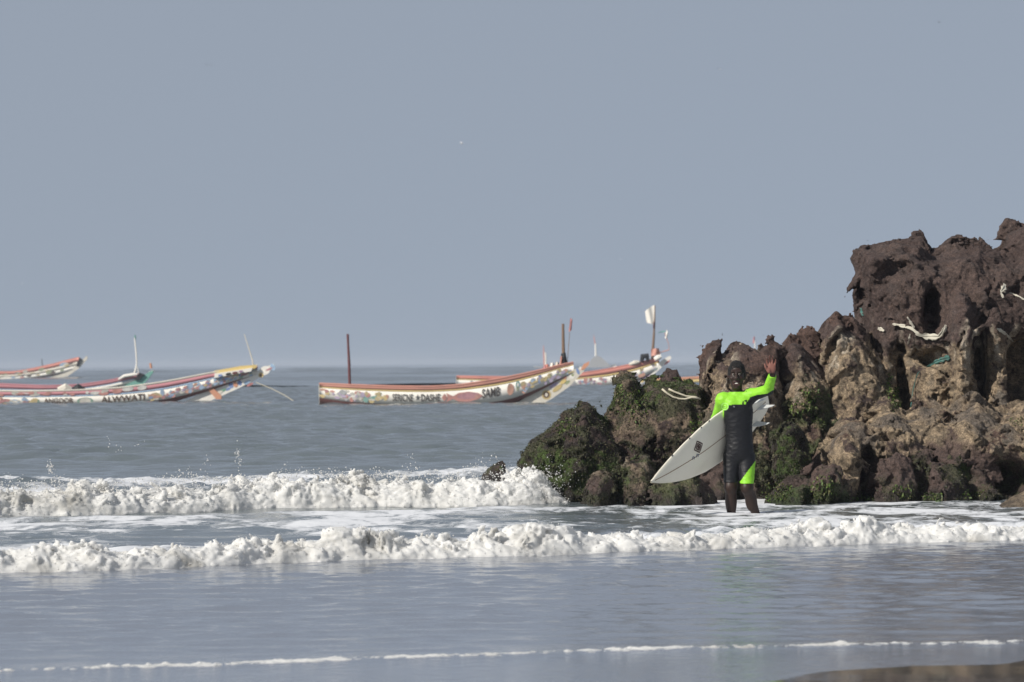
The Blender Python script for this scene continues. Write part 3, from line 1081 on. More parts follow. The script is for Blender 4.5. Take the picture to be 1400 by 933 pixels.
class Boat:
    """Long plank-built canoe with an upswept bow and a long painted beak on the keel.
    Profile curves are given as pixels and read at the boat's own distance."""
    def __init__(s, label, ref_px, water_py, sheer, chine, beam, bands, group='fishing boats at anchor', D=None):
        s.D = D or ground(ref_px, water_py)[1]
        o0 = at(ref_px, water_py, s.D)
        s.o = thing('fishing_boat', label, 'boat', (o0[0], s.D, 0.0), group)
        s.org = np.array([o0[0], s.D, 0.0])
        cv = lambda pts: np.array([at(a, b, s.D) - s.org for a, b in pts])
        sh, ch = cv(sheer), cv(chine)
        s.x0, s.x1 = sh[0, 0], sh[-1, 0]
        s.n = 60
        s.xs = np.linspace(s.x0, s.x1, s.n)
        sm = lambda a: np.convolve(np.pad(a, 4, mode='edge'), np.ones(9) / 9, 'valid')
        s.zs = np.interp(s.xs, sh[:, 0], sh[:, 2]); s.zs = 0.5 * s.zs + 0.5 * sm(s.zs)
        s.zc = np.interp(s.xs, ch[:, 0], ch[:, 2]); s.zc = 0.5 * s.zc + 0.5 * sm(s.zc)
        t = (s.xs - s.x0) / (s.x1 - s.x0)
        s.b = beam * np.interp(t, [0, 0.12, 0.4, 0.65, 0.85, 1.0], [0.55, 0.82, 1.0, 0.9, 0.5, 0.14])
        s.bands = bands
        s.build()

    def surf(s, x, v, off=0.0, side=-1):
        zs, zc, b = np.interp(x, s.xs, s.zs), np.interp(x, s.xs, s.zc), np.interp(x, s.xs, s.b)
        return np.stack([x, side * (b * (0.76 + 0.24 * v) + off), zc + (zs - zc) * v], -1)

    def build(s):
        th = 0.035
        for v0, v1, c in s.bands:
            for side in (-1, 1):
                e = 0.004
                a0 = s.surf(s.xs, v0 + e * 0, 0, side); a1 = s.surf(s.xs, v1, 0, side)
                i0 = s.surf(s.xs, v0, -th, side); i1 = s.surf(s.xs, v1, -th, side)
                g = np.stack([a0, a1, i1, i0], 1).reshape(-1, 3)
                F_ = grid_faces(s.n, 4, True)
                if side < 0:
                    F_ = F_[:, ::-1]
                n4 = (s.n - 1) * 4
                F_ = np.concatenate([F_, [[0, 1, 2, 3], [n4 + 3, n4 + 2, n4 + 1, n4]]])
                obj('strake', mesh_np('strake', g, F_, False), pm(c), s.o)
        # bottom planking
        keel = s.zc - 0.30 * np.interp(np.linspace(0, 1, s.n), [0, 0.1, 0.6, 0.8, 1], [0.7, 1, 1, 0.45, 0.05])
        L = s.surf(s.xs, 0.0, -0.004, -1); Rr = s.surf(s.xs, 0.0, -0.004, 1)
        K1 = L.copy(); K1[:, 1] *= 0.55; K1[:, 2] = keel
        K2 = Rr.copy(); K2[:, 1] *= 0.55; K2[:, 2] = keel
        g = np.stack([L, K1, K2, Rr], 1).reshape(-1, 3)
        obj('bottom', mesh_np('bottom', g, grid_faces(s.n, 4)), pm('hull'), s.o)
        # transom
        m = MB()
        a, b_ = s.surf(s.xs[:1], 1.0, -0.01, -1)[0], s.surf(s.xs[:1], 0.0, -0.01, -1)[0]
        poly = [(a[1], a[2] - 0.02), (b_[1], b_[2]), (K1[0][1], keel[0] + 0.01), (-K1[0][1], keel[0] + 0.01), (-b_[1], b_[2]), (-a[1], a[2] - 0.02)]
        vs = [(s.x0 - 0.02, y, z) for y, z in poly] + [(s.x0 + 0.03, y, z) for y, z in poly]
        k = len(poly)
        m.add(vs, [tuple(range(k)), tuple(range(2 * k - 1, k - 1, -1))] + [(i, k + i, k + (i + 1) % k, (i + 1) % k) for i in range(k)])
        m.build('transom', pm(s.bands[0][2]), s.o)
        # gunwale caps and thwarts
        for side in (-1, 1):
            p = s.surf(s.xs, 1.0, -0.018, side)
            m = MB()
            m.tube([q + np.array([0, 0, 0.012]) for q in p], 0.032, 6)
            m.build('gunwale', pm(s.bands[-1][2], 0.45), s.o)
        for t in (0.12, 0.27, 0.42, 0.57, 0.70, 0.81):
            x = s.x0 + t * (s.x1 - s.x0)
            q = s.surf(np.array([x]), 0.86, -0.03, -1)[0]
            MB().box((x - 0.09, q[1], q[2] - 0.03), (x + 0.09, -q[1], q[2] + 0.02)).build('thwart', pm('wood'), s.o)

    def loc(s, px, py, dy=0.0):
        return at(px, py, s.D + dy) - s.org + np.array([0, 0, 0])

    def prow(s, pix, c, name='prow_beak', thick=0.13):
        poly = [tuple(s.loc(a, b)[[0, 2]]) for a, b in pix]
        return MB().prism(poly, -thick / 2, thick / 2).build(name, pm(c), s.o)

    def pole(s, pix, rad, c, name='mast', dy=0.0, wob=0.0):
        pts = [s.loc(a, b, dy) for a, b in pix]
        return MB().tube(pts, rad, 7).build(name, pm(c), s.o)

    def cloth(s, pix, c, name='flag', parent=None, dy=0.0, wave=0.05):
        """A small waving cloth from four corner pixels (hoist top, hoist foot, fly foot, fly top)."""
        a, b, c2, d = [s.loc(p, q, dy) for p, q in pix]
        n, m = 9, 7
        G = []
        for i in range(n):
            u = i / (n - 1)
            for j in range(m):
                w = j / (m - 1)
                p = (a * (1 - w) + b * w) * (1 - u) + (d * (1 - w) + c2 * w) * u
                p = p + np.array([0, wave * math.sin(u * 7 + w * 2) * (0.3 + u), wave * 0.4 * math.sin(w * 5 + u * 4) * u])
                G.append(p)
        me = mesh_np(name, np.array(G), grid_faces(n, m))
        o = obj(name, me, pm(c, 0.15), parent or s.o)
        return o

    def decor(s, items, seed=0):
        """Painted shapes on the near side: (px, v, half-length px, half-height v, colour, kind)."""
        V, F_, Cc = [], [], []
        rr = random.Random(seed)
        lay = 0
        for (px, v, rx, rv, c, kind) in items:
            x = s.loc(px, 530)[0]
            rx_m = rx / F * s.D
            lay += 1
            off = 0.006 + 0.0012 * (lay % 9)
            if kind == 'ell':
                pts = [(math.cos(t) * 1, math.sin(t)) for t in np.linspace(0, 2 * math.pi, 14, endpoint=False)]
            elif kind == 'bar':
                pts = [(-1, -1), (0, -1), (1, -1), (1, 1), (0, 1), (-1, 1)]
            elif kind == 'dia':
                pts = [(-1, 0), (0, -1), (1, 0), (0, 1)]
            elif kind == 'fish':
                pts = [(1, -0.05), (0.75, 0.45), (0.25, 0.85), (-0.3, 0.8), (-0.62, 0.25), (-1.0, 0.9), (-0.9, 0), (-1.0, -0.8), (-0.62, -0.25), (-0.3, -0.75), (0.25, -0.8), (0.75, -0.55)]
            elif kind == 'star':
                pts = [((1 if i % 2 == 0 else 0.45) * math.sin(i * math.pi / 5), (1 if i % 2 == 0 else 0.45) * math.cos(i * math.pi / 5)) for i in range(10)]
            else:   # ragged brush shape
                pts = [((0.6 + 0.5 * rr.random()) * math.cos(t), (0.6 + 0.5 * rr.random()) * math.sin(t)) for t in np.linspace(0, 2 * math.pi, 11, endpoint=False)]
            P = np.array(pts)
            q = s.surf(x + P[:, 0] * rx_m, np.clip(v + P[:, 1] * rv, 0.01, 0.99), off, -1)
            b = len(V)
            V += list(q); F_.append([b + i for i in range(len(pts))]); Cc += [tuple(0.86 * k_ + 0.14 * 0.72 for k_ in PAL[c])] * len(pts)
        small = [k for k, it in enumerate(items) if it[2] < 4.5]
        for grp in [[k] for k in range(len(items)) if k not in small] + [small]:
            if not grp:
                continue
            vs, fs_, cc = [], [], []
            for k in grp:
                b = len(vs)
                vs += [tuple(map(float, V[i])) for i in F_[k]]
                cc += [Cc[i] for i in F_[k]]
                fs_.append(list(range(b, len(vs))))
            me = bpy.data.meshes.new('painted_motif')
            me.from_pydata(vs, [], fs_)
            me.update()
            set_col(me, np.array(cc))
            o = obj('painted_motif' if len(grp) == 1 else 'painted_decoration', me, MAT['decor'], s.o)
            if len(grp) > 1:
                o['kind'] = 'stuff'

    def letters(s, txt, px0, px1, v0, v1, c='black'):
        P, fs = text_polys(txt)
        x0, x1 = s.loc(px0, 530)[0], s.loc(px1, 530)[0]
        u = (P[:, 0] - P[:, 0].min()) / np.ptp(P[:, 0])
        w = (P[:, 1] - P[:, 1].min()) / np.ptp(P[:, 1])
        q = s.surf(x0 + u * (x1 - x0), v0 + w * (v1 - v0), 0.020, -1)
        me = bpy.data.meshes.new('painted_name')
        me.from_pydata([tuple(map(float, a)) for a in q], [], fs)
        me.update()
        return obj('painted_name', me, pm(c, 0.45), s.o)

    def flat(s, items, off=-0.075):
        """Painted shapes on the beak, in pixels: (px, py, rx, ry, colour, kind)."""
        V, F_, Cc = [], [], []
        for k, (px, py, rx, ry, c, ang) in enumerate(items):
            ca, sa = math.cos(math.radians(ang)), math.sin(math.radians(ang))
            b = len(V)
            m = 14
            for t in np.linspace(0, 2 * math.pi, m, endpoint=False):
                ex, ey = rx * math.cos(t), ry * math.sin(t)
                p = s.loc(px + ex * ca - ey * sa, py - ex * sa - ey * ca, 0)
                p[1] = off - 0.0015 * (k % 7)
                V.append(p); Cc.append(PAL[c])
            F_.append(list(range(b, b + m)))
        me = bpy.data.meshes.new('painted_emblem')
        me.from_pydata([tuple(map(float, q)) for q in V], [], F_)
        me.update()
        set_col(me, np.array(Cc))
        o = obj('painted_emblem', me, MAT['decor'], s.o)
        o['kind'] = 'stuff'
        return o


def scatter(px0, px1, n, cols, seed, v0=0.12, v1=0.62, r0=2.0, r1=5.0, kinds=('rag', 'ell', 'rag', 'dia')):
    rr = random.Random(seed)
    return [(px0 + (px1 - px0) * rr.random(), v0 + (v1 - v0) * rr.random(), r0 + (r1 - r0) * rr.random(), 0.06 + 0.10 * rr.random(), rr.choice(cols), rr.choice(kinds)) for _ in range(n)]


# --- white boat with the long name, middle of the bay
b1 = Boat('white painted fishing boat lettered SAMB with red rim and bare stern pole', 600, 553,
          [(437, 525), (480, 527), (540, 529), (590, 529.5), (630, 527), (680, 519), (720, 511), (750, 504), (768, 499), (784, 495.5)],
          [(437, 543.5), (470, 549), (500, 551.5), (560, 553.5), (640, 552.5), (680, 549.5), (705, 544), (740, 530), (765, 518), (784, 508)], 0.62,
          [(0.0, 0.72, 'white'), (0.72, 0.80, 'yellow'), (0.80, 1.0, 'brick')])
b1.prow([(690, 556), (735, 556), (755, 545), (778, 529), (797, 509), (803, 500), (797, 502), (783, 506), (762, 518), (735, 531), (712, 548)], 'cream')
b1.flat([(735, 548, 5, 9, 'cream', 40), (747, 540, 6.5, 6.5, 'gold', 0), (747, 540, 4.4, 4.4, 'brown', 0), (747, 540, 2, 2.6, 'cream', 0), (762, 531, 8, 3, 'gold', 36), (757, 527, 7, 2, 'lilac', 32), (770, 522, 5, 2.6, 'yellow', 36),
         (776, 523, 4, 2, 'olive', 40), (782, 515, 4, 3, 'white', 30), (783, 513, 2, 2, 'olive', 0), (790, 508, 2, 4.5, 'blue', 20), (794, 505, 1.4, 3.6, 'white', 20), (772, 517, 3, 2, 'brick', 36)], -0.068)
m_ = b1.prow([(793, 507), (798, 498), (806, 494), (805, 499), (799, 505)], 'orange', 'prow_tip', 0.15)
b1.prow([(697, 551), (712, 545.5), (742, 531.5), (735, 545), (725, 552)], 'maroon', 'stem_plank', 0.10)
b1.decor(scatter(440, 534, 9, ['cream', 'yellow', 'orange', 'cream'], 31, 0.1, 0.65, 3, 7, ('rag',)) + scatter(692, 785, 10, ['cream', 'yellow', 'orange', 'gold'], 34, 0.1, 0.65, 3, 6, ('rag',)) + scatter(447, 505, 26, ['lilac', 'cream', 'lilac', 'pink', 'grey'], 1) + scatter(490, 522, 16, ['yellow', 'green', 'yellow', 'gold', 'teal'], 2) +
         [(447, 0.52, 2.5, 0.12, 'red', 'ell'), (449, 0.5, 1.4, 0.08, 'black', 'ell'), (527, 0.35, 3.5, 0.22, 'yellow', 'rag'), (530, 0.45, 2.5, 0.14, 'orange', 'rag'), (571.5, 0.4, 3.4, 0.2, 'black', 'star'),
          (635, 0.36, 25, 0.30, 'pink', 'fish'), (640, 0.40, 15, 0.17, 'rose', 'ell'), (608, 0.38, 4, 0.22, 'pink', 'dia'), (652, 0.33, 3, 0.1, 'brick', 'ell'),
          (698, 0.42, 4.6, 0.26, 'orange', 'ell'), (697, 0.5, 3.4, 0.2, 'brown', 'ell'), (708, 0.55, 3, 0.18, 'teal', 'ell'), (708, 0.55, 1.6, 0.1, 'white', 'ell'), (716, 0.45, 3, 0.2, 'orange', 'ell')] +
         scatter(705, 780, 34, ['lilac', 'yellow', 'sky', 'gold', 'orange', 'lilac', 'olive'], 3, r0=1.5, r1=4) + [(738, 0.5, 2.8, 0.25, 'blue', 'ell'), (738, 0.5, 1.5, 0.14, 'white', 'ell')])
b1.letters('SERICNE', 537, 565, 0.18, 0.60, 'ink')
b1.letters('DASHE', 576, 602, 0.18, 0.60, 'ink')
b1.letters('SAMB', 659, 684, 0.22, 0.66, 'ink')
b1.pole([(478.5, 535), (477.5, 500), (476, 470), (475.5, 457)], [0.05, 0.05, 0.04, 0.045], 'maroon', 'pole')
mast = b1.pole([(771, 512), (770.5, 485), (770, 460), (769.8, 443)], [0.07, 0.06, 0.05, 0.045], 'wood', 'mast')
b1.cloth([(767, 484), (767, 498), (776, 499), (773.5, 482)], 'black', 'net_bundle', dy=-0.08, wave=0.03)
b1.cloth([(766, 488), (765, 500), (768, 500), (769, 487)], 'brick', 'cloth_wrap', dy=-0.12, wave=0.03)
b1.pole([(775, 506), (777, 478), (780, 440)], [0.012, 0.010, 0.008], 'wood', 'flag_stick')
b1.cloth([(779.8, 435), (777.5, 454), (781.5, 452), (782.6, 437)], 'red', 'pennant', wave=0.02)
for k, (a, b) in enumerate(((745, 502), (752, 500), (759, 499), (742, 505))):
    b1.cloth([(a, b - 3), (a, b + 3), (a + 6, b + 2), (a + 5, b - 4)], ['pink', 'white', 'cream', 'rose'][k], 'folded_cloth', wave=0.04)

# --- striped boat with the long low hull, left
b2 = Boat('long patterned fishing boat with yellow bow board and slanted stick', 120, 552,
          [(-150, 530), (-40, 534.5), (40, 535.5), (110, 534), (170, 530.5), (230, 522), (290, 510), (330, 503), (352, 499.5)],
          [(-150, 548), (-40, 553), (60, 553.5), (150, 552.5), (200, 550), (232, 546), (280, 533), (320, 521), (352, 511)], 0.62,
          [(0.0, 0.56, 'white'), (0.56, 0.66, 'sky'), (0.66, 0.94, 'rose'), (0.94, 1.0, 'cream')])
b2.prow([(232, 560), (270, 556), (300, 543), (322, 533), (345, 522), (366, 509), (376, 502), (374, 497), (362, 503), (340, 513), (315, 524), (285, 533)], 'white')
b2.flat([(362, 507, 8, 6, 'white', 28), (357, 513, 3.6, 3.6, 'gold', 0), (357, 513, 2, 2, 'brown', 0), (373, 502, 3, 5, 'sky', 25), (368, 505, 1.2, 5, 'rose', -65), (316, 527, 3, 4, 'blue', 20), (322, 526, 3, 4, 'orange', 20), (322, 526, 1.3, 1.6, 'blue', 0),
         (328, 524, 3, 3.5, 'blue', 20), (312, 532, 4, 2, 'blue', 25), (305, 534, 5, 2, 'green', 25), (338, 523, 5, 2, 'sky', 25), (342, 526, 5, 1.6, 'red', 25), (300, 537, 5, 2, 'cream', 25)], -0.068)
b2.prow([(284, 532), (292, 531), (303, 541), (303, 546), (296, 546)], 'orange', 'rudder_plank', 0.3)
b2.prow([(293, 511), (294, 507), (330, 500.5), (350, 499), (352, 502), (346, 506)], 'yellow', 'bow_board', 0.10).location.y -= 0.20
b2.prow([(294, 517), (294, 511), (346, 503), (344, 508)], 'white', 'bow_panel', 0.10).location.y -= 0.28
b2.flat([(302, 513.5, 3, 1.6, 'blue', 12), (313, 511.5, 4, 1.6, 'black', 12), (322, 510, 4, 1.6, 'maroon', 12), (330, 508, 3, 1.5, 'purple', 12)], -0.36)
b2.decor(scatter(-20, 56, 14, ['yellow', 'sky', 'orange', 'cream', 'pink'], 32, 0.05, 0.5, 2.5, 4.4, ('rag',)) + scatter(206, 345, 30, ['yellow', 'sky', 'orange', 'cream', 'pink', 'blue'], 33, 0.05, 0.5, 2.5, 4.4, ('rag',)) + scatter(-60, 10, 18, ['rose', 'sky', 'red', 'orange'], 5, 0.1, 0.5) + [(8, 0.3, 8, 0.14, 'red', 'rag'), (22, 0.22, 7, 0.18, 'sky', 'ell'), (22, 0.22, 4, 0.1, 'white', 'ell'), (38, 0.24, 5, 0.1, 'red', 'rag'), (50, 0.25, 6, 0.24, 'yellow', 'ell'), (51, 0.25, 3, 0.12, 'gold', 'ell'),
         (54.5, 0.2, 1.5, 0.25, 'green', 'dia'), (118, 0.24, 11, 0.25, 'green', 'ell'), (118, 0.24, 8, 0.22, 'cream', 'ell'), (118, 0.25, 4, 0.2, 'orange', 'star'), (115, 0.2, 2, 0.1, 'brown', 'ell'),
         (212, 0.3, 9, 0.2, 'gold', 'fish'), (218, 0.22, 10, 0.1, 'red', 'rag'), (208, 0.36, 6, 0.08, 'orange', 'rag')] +
         scatter(222, 300, 44, ['rose', 'sky', 'orange', 'lilac', 'red', 'sky', 'pink'], 6, 0.1, 0.5, 1.5, 4) + scatter(300, 345, 22, ['blue', 'red', 'green', 'sky', 'yellow'], 7, 0.1, 0.55, 1.5, 4) +
         scatter(0, 200, 26, ['pink', 'white', 'pink', 'cream'], 8, 0.7, 0.9, 3, 9))
b2.letters('ANGOOR', 62, 102, 0.1, 0.48, 'brown')
b2.letters('ALWWATI', 140, 199, 0.1, 0.50, 'brown')
b2.pole([(347, 506), (345, 492), (334, 457)], [0.03, 0.025, 0.015], 'cream', 'stick')
b2.pole([(150, 537), (158, 533), (163, 536)], [0.10, 0.13, 0.09], 'black', 'net_pile', dy=-0.1)
b2.pole([(80, 534), (90, 530), (97, 533)], [0.12, 0.16, 0.10], 'cream', 'cloth_heap', dy=-0.1)
b2.pole([(100, 534), (107, 530.5), (115, 534)], [0.12, 0.16, 0.10], 'black', 'tarpaulin', dy=0.1)
rp = MB().tube([b2.loc(350, 523, -0.1), b2.loc(372, 532, -0.3), b2.loc(388, 540, -0.5), b2.loc(402, 549, -0.7)], 0.014, 5).build('anchor_rope', MAT['rope'], b2.o)

# --- red, white and blue boat behind it
b3 = Boat('red rimmed fishing boat with green beak and crooked white mast', 80, 537.5,
          [(-140, 517), (-20, 524.5), (60, 528), (110, 526.5), (150, 520.5), (180, 514), (192, 511)],
          [(-140, 534), (-20, 538.5), (60, 539), (110, 537), (150, 531), (178, 524), (192, 520)], 0.6,
          [(0.0, 0.40, 'white'), (0.40, 0.52, 'sky'), (0.52, 1.0, 'rose')])
b3.prow([(150, 541), (182, 533), (199, 523), (210, 509), (209, 506.5), (204, 509), (190, 518), (172, 527)], 'teal', thick=0.34)
b3.prow([(202, 512), (211, 509), (209.5, 506), (204, 508.5)], 'white', 'prow_tip', 0.18)
b3.prow([(184, 519), (191, 510), (198, 512.5), (190, 520)], 'black', 'bow_shield', 0.6)
ms = b3.pole([(183, 514), (185.5, 505), (187, 497), (186.2, 482), (184.5, 466), (184, 462)], [0.05, 0.045, 0.04, 0.04, 0.035, 0.03], 'white', 'mast')
b3.pole([(190, 512), (187, 500)], [0.025, 0.02], 'white', 'mast_stay')
b3.cloth([(183.5, 459), (183.8, 466), (186, 465), (185.6, 458)], 'teal', 'pennant', wave=0.03)
b3.cloth([(204, 497), (205, 504), (208.5, 504), (207, 496.5)], 'orange', 'pennant', wave=0.03)
b3.pole([(162, 519), (170, 514.5), (182, 512.5), (188, 512)], [0.05, 0.09, 0.09, 0.06], 'white', 'folded_cloth', dy=-0.3)

# --- far patterned boat at the left edge
b4 = Boat('distant faded patchwork fishing boat with lifted bow and short dark peg', 30, 519.5,
          [(-120, 500), (-40, 508), (20, 508.5), (50, 503), (80, 496), (100, 490.5), (108, 488)],
          [(-120, 518), (-40, 520.5), (20, 519.5), (45, 517), (70, 513), (90, 509), (108, 503)], 0.7,
          [(0.0, 0.30, 'white'), (0.30, 0.62, 'cream'), (0.62, 1.0, 'pink')])
b4.prow([(60, 521), (92, 515), (108, 504), (120, 490.5), (119, 486.5), (110, 495), (98, 504), (76, 512)], 'cream', thick=0.25)
b4.prow([(104, 500), (109, 489), (113, 492), (108, 501)], 'black', 'bow_shield', 0.5)
b4.decor(scatter(-40, 100, 40, ['cream', 'gold', 'olive', 'pink', 'sky', 'brown'], 12, 0.1, 0.9, 2, 5))
b4.pole([(58.5, 502), (57, 491)], [0.05, 0.04], 'black', 'peg')

# --- long boat behind the white one, with the white flag
b5 = Boat('long red and white fishing boat flying a big white flag', 850, 527,
          [(624, 514.5), (680, 515.5), (740, 516), (790, 511.5), (830, 505), (860, 499), (885, 493.5), (901, 489)],
          [(624, 526), (680, 528.5), (760, 529.5), (830, 528.5), (858, 524), (880, 516), (901, 503)], 0.75,
          [(0.0, 0.56, 'white'), (0.56, 0.68, 'yellow'), (0.68, 1.0, 'pink')])
b5.prow([(840, 532), (872, 528), (886, 519), (905, 502), (918, 490), (916, 486.5), (906, 492), (890, 506), (872, 517)], 'white', thick=0.2)
b5.flat([(884, 514, 8, 2.4, 'purple', 35), (896, 505, 2, 2.4, 'lilac', 35), (912, 496, 5, 1.4, 'red', 40), (878, 521, 3, 2, 'yellow', 30), (870, 524, 3, 2, 'gold', 20)], -0.105)
b5.decor(scatter(785, 860, 34, ['rose', 'sky', 'lilac', 'pink', 'grey', 'rose'], 14, 0.08, 0.5, 1.5, 5) + scatter(850, 898, 18, ['gold', 'green', 'lilac', 'orange'], 15, 0.1, 0.55, 1.5, 4) + scatter(626, 700, 10, ['grey', 'cream'], 16, 0.1, 0.5, 2, 4))
b5.pole([(892, 497), (892.5, 480), (894, 460), (895, 440), (895.5, 418)], [0.10, 0.09, 0.07, 0.045, 0.03], 'wood', 'mast')
b5.cloth([(894.5, 417), (894.5, 444), (884, 442), (882, 425)], 'white', 'flag', wave=0.08)
b5.cloth([(895.5, 441), (894, 449), (892.5, 449), (893.5, 440)], 'maroon', 'flag_tie', dy=-0.1, wave=0.03)
b5.pole([(900, 483), (915, 478.5), (914, 470), (911, 462), (909, 455)], [0.03, 0.03, 0.02, 0.02, 0.015], 'brick', 'spar')
b5.cloth([(911, 450), (909, 463), (912, 463), (913.5, 456)], 'white', 'pennant', wave=0.04)
b5.cloth([(909.5, 452), (909.5, 454), (899, 456), (900, 454.5)], 'teal', 'streamer', wave=0.04)
b5.cloth([(890, 478), (890, 487), (903, 486), (901, 476)], 'brick', 'tarpaulin', dy=-0.2, wave=0.1)
b5.pole([(877, 495), (879, 487), (884, 486), (886, 494)], [0.1, 0.17, 0.17, 0.1], 'black', 'engine', dy=-0.3)
b5.pole([(860, 499), (868, 496), (874, 495)], [0.08, 0.14, 0.08], 'cream', 'cloth_heap', dy=-0.3)
b5.pole([(895, 492), (900, 489), (904, 487.5)], [0.12, 0.16, 0.12], 'white', 'cloth_heap', dy=-0.35)

# --- boat mostly hidden behind the rocks
b6 = Boat('yellow and orange boat glimpsed between the rocks with a pink masthead', 960, 527,
          [(884, 517), (920, 517.5), (950, 516), (1010, 511), (1060, 504), (1090, 498)],
          [(884, 527), (920, 528.5), (960, 528), (1010, 526), (1060, 518), (1090, 508)], 0.65,
          [(0.0, 0.40, 'white'), (0.40, 0.75, 'yellow'), (0.75, 1.0, 'orange')], D=b5.D + 22)
b6.prow([(1040, 530), (1080, 520), (1104, 498), (1102, 495), (1080, 507), (1056, 518)], 'white', thick=0.2)
b6.pole([(1033, 512), (1032.5, 490), (1032, 466)], [0.06, 0.05, 0.03], 'white', 'mast')
b6.cloth([(1032, 460), (1032, 469), (1029, 470), (1030, 461)], 'rose', 'pennant', wave=0.05)

# --- two boats hull-down near the horizon
for lab, mx, hx0, hx1, top, col, extra in (
        ('tiny distant boat with a pale forked mast on the horizon', 746.5, 738, 758, 470, 'grey', 0),
        ('distant boat under a grey tarpaulin tent with a white mast', 815, 800, 836, 458, 'grey', 1)):
    D = 900.0
    wy = 466.5 + 30.3 + 5833 * H / D
    bb = Boat(lab, mx, wy, [(hx0 - 8, wy - 4.5), (mx, wy - 4.2), (hx1, wy - 6), (hx1 + 6, wy - 8)],
              [(hx0 - 8, wy - 0.6), (mx, wy + 0.4), (hx1, wy), (hx1 + 6, wy - 3)], 0.9, [(0.0, 0.6, 'white'), (0.6, 1.0, 'grey')], D=D, group='boats far out on the horizon')
    bb.pole([(mx, wy - 2), (mx - 0.4, wy - 20), (mx - 0.8, top + 12)], [0.28, 0.22, 0.18], 'white', 'mast')
    if extra:
        bb.pole([(mx - 0.8, top + 16), (mx - 2, top + 8), (mx - 3.5, top)], [0.12, 0.12, 0.05], 'pink', 'masthead')
        bb.prow([(804, wy - 2), (808, wy - 14), (815, wy - 20), (822, wy - 17), (832, wy - 8), (837, wy - 2)], 'grey', 'tent', 2.0)
    else:
        bb.pole([(mx - 2.2, wy - 3), (mx - 3, top + 12), (mx - 3.4, top + 2)], [0.16, 0.14, 0.06], 'pink', 'masthead')

# ------------------------------------------------------------------ surfer
def PP(px, py, dy=0.0):
    return at(px, py, YP + dy)


class Body:
    def __init__(s, lo, hi, vox):
        s.lo, s.vox = np.array(lo), vox
        s.n = np.ceil((np.array(hi) - lo) / vox).astype(int)
        s.f = np.full(s.n, 0.5, np.float32)

    def _box(s, lo, hi):
        a = np.clip(np.floor((lo - s.lo) / s.vox).astype(int), 0, s.n)
        b = np.clip(np.ceil((hi - s.lo) / s.vox).astype(int) + 1, 0, s.n)
        g = [s.lo[k] + s.vox * np.arange(a[k], b[k]) for k in range(3)]
        return tuple(slice(a[k], b[k]) for k in range(3)), np.stack(np.meshgrid(*g, indexing='ij'), -1)

    def _mix(s, sl, d, k, sub=False):
        f = s.f[sl]
        if sub:
            h = np.clip(0.5 - 0.5 * (f + d) / k, 0, 1)
            s.f[sl] = f * (1 - h) - d * h + k * h * (1 - h)
        else:
            h = np.clip(0.5 + 0.5 * (d - f) / k, 0, 1)
            s.f[sl] = d * (1 - h) + f * h - k * h * (1 - h)

    def cap(s, a, b, r0, r1, k=0.02, fy=1.0):
        a, b = np.array(a), np.array(b)
        m = max(r0, r1) + 0.09
        sl, P = s._box(np.minimum(a, b) - m, np.maximum(a, b) + m)
        ab = b - a
        t = np.clip(((P - a) @ ab) / (ab @ ab), 0, 1)
        q = P - a - t[..., None] * ab
        q = q * np.array([1, fy, 1])
        s._mix(sl, (np.linalg.norm(q, axis=-1) - (r0 + (r1 - r0) * t)).astype(np.float32), k)
        return s

    def ell(s, c, r, k=0.02, sub=False, rot=0.0):
        c, r = np.array(c), np.array(r)
        m = max(r) + 0.09
        sl, P = s._box(c - m, c + m)
        q = P - c
        if rot:
            cs, sn = math.cos(rot), math.sin(rot)
            q = np.stack([q[..., 0] * cs + q[..., 2] * sn, q[..., 1], -q[..., 0] * sn + q[..., 2] * cs], -1)
        l = np.linalg.norm(q / r, axis=-1)
        g = np.linalg.norm(q / (r * r), axis=-1) + 1e-6
        s._mix(sl, (l * (l - 1) / g).astype(np.float32), k, sub)
        return s


lo = np.array([PP(960, 0)[0], YP - 0.62, -0.26])
hi = np.array([PP(1072, 0)[0], YP + 0.52, PP(0, 478)[2]])
B = Body(lo, hi, 0.0052)
# trunk
B.ell(PP(1009, 563, 0.0), (0.132, 0.096, 0.150), 0.03)
B.ell(PP(1010.5, 594, 0.0), (0.116, 0.086, 0.155), 0.09)
B.ell(PP(1011, 619, 0.005), (0.122, 0.094, 0.105), 0.09)
B.cap(PP(991, 547, 0.0), PP(1024, 543, -0.01), 0.056, 0.056, 0.04)
B.ell(PP(1001, 553, -0.055), (0.060, 0.045, 0.055), 0.03)
B.ell(PP(1017, 552, -0.055), (0.060, 0.045, 0.055), 0.03)
B.cap(PP(1008, 546, 0.01), PP(1007.5, 529, 0.0), 0.052, 0.046, 0.03)
# seat
B.ell(PP(1003, 622, 0.07), (0.070, 0.06, 0.075), 0.03)
B.ell(PP(1019, 622, 0.07), (0.070, 0.06, 0.075), 0.03)
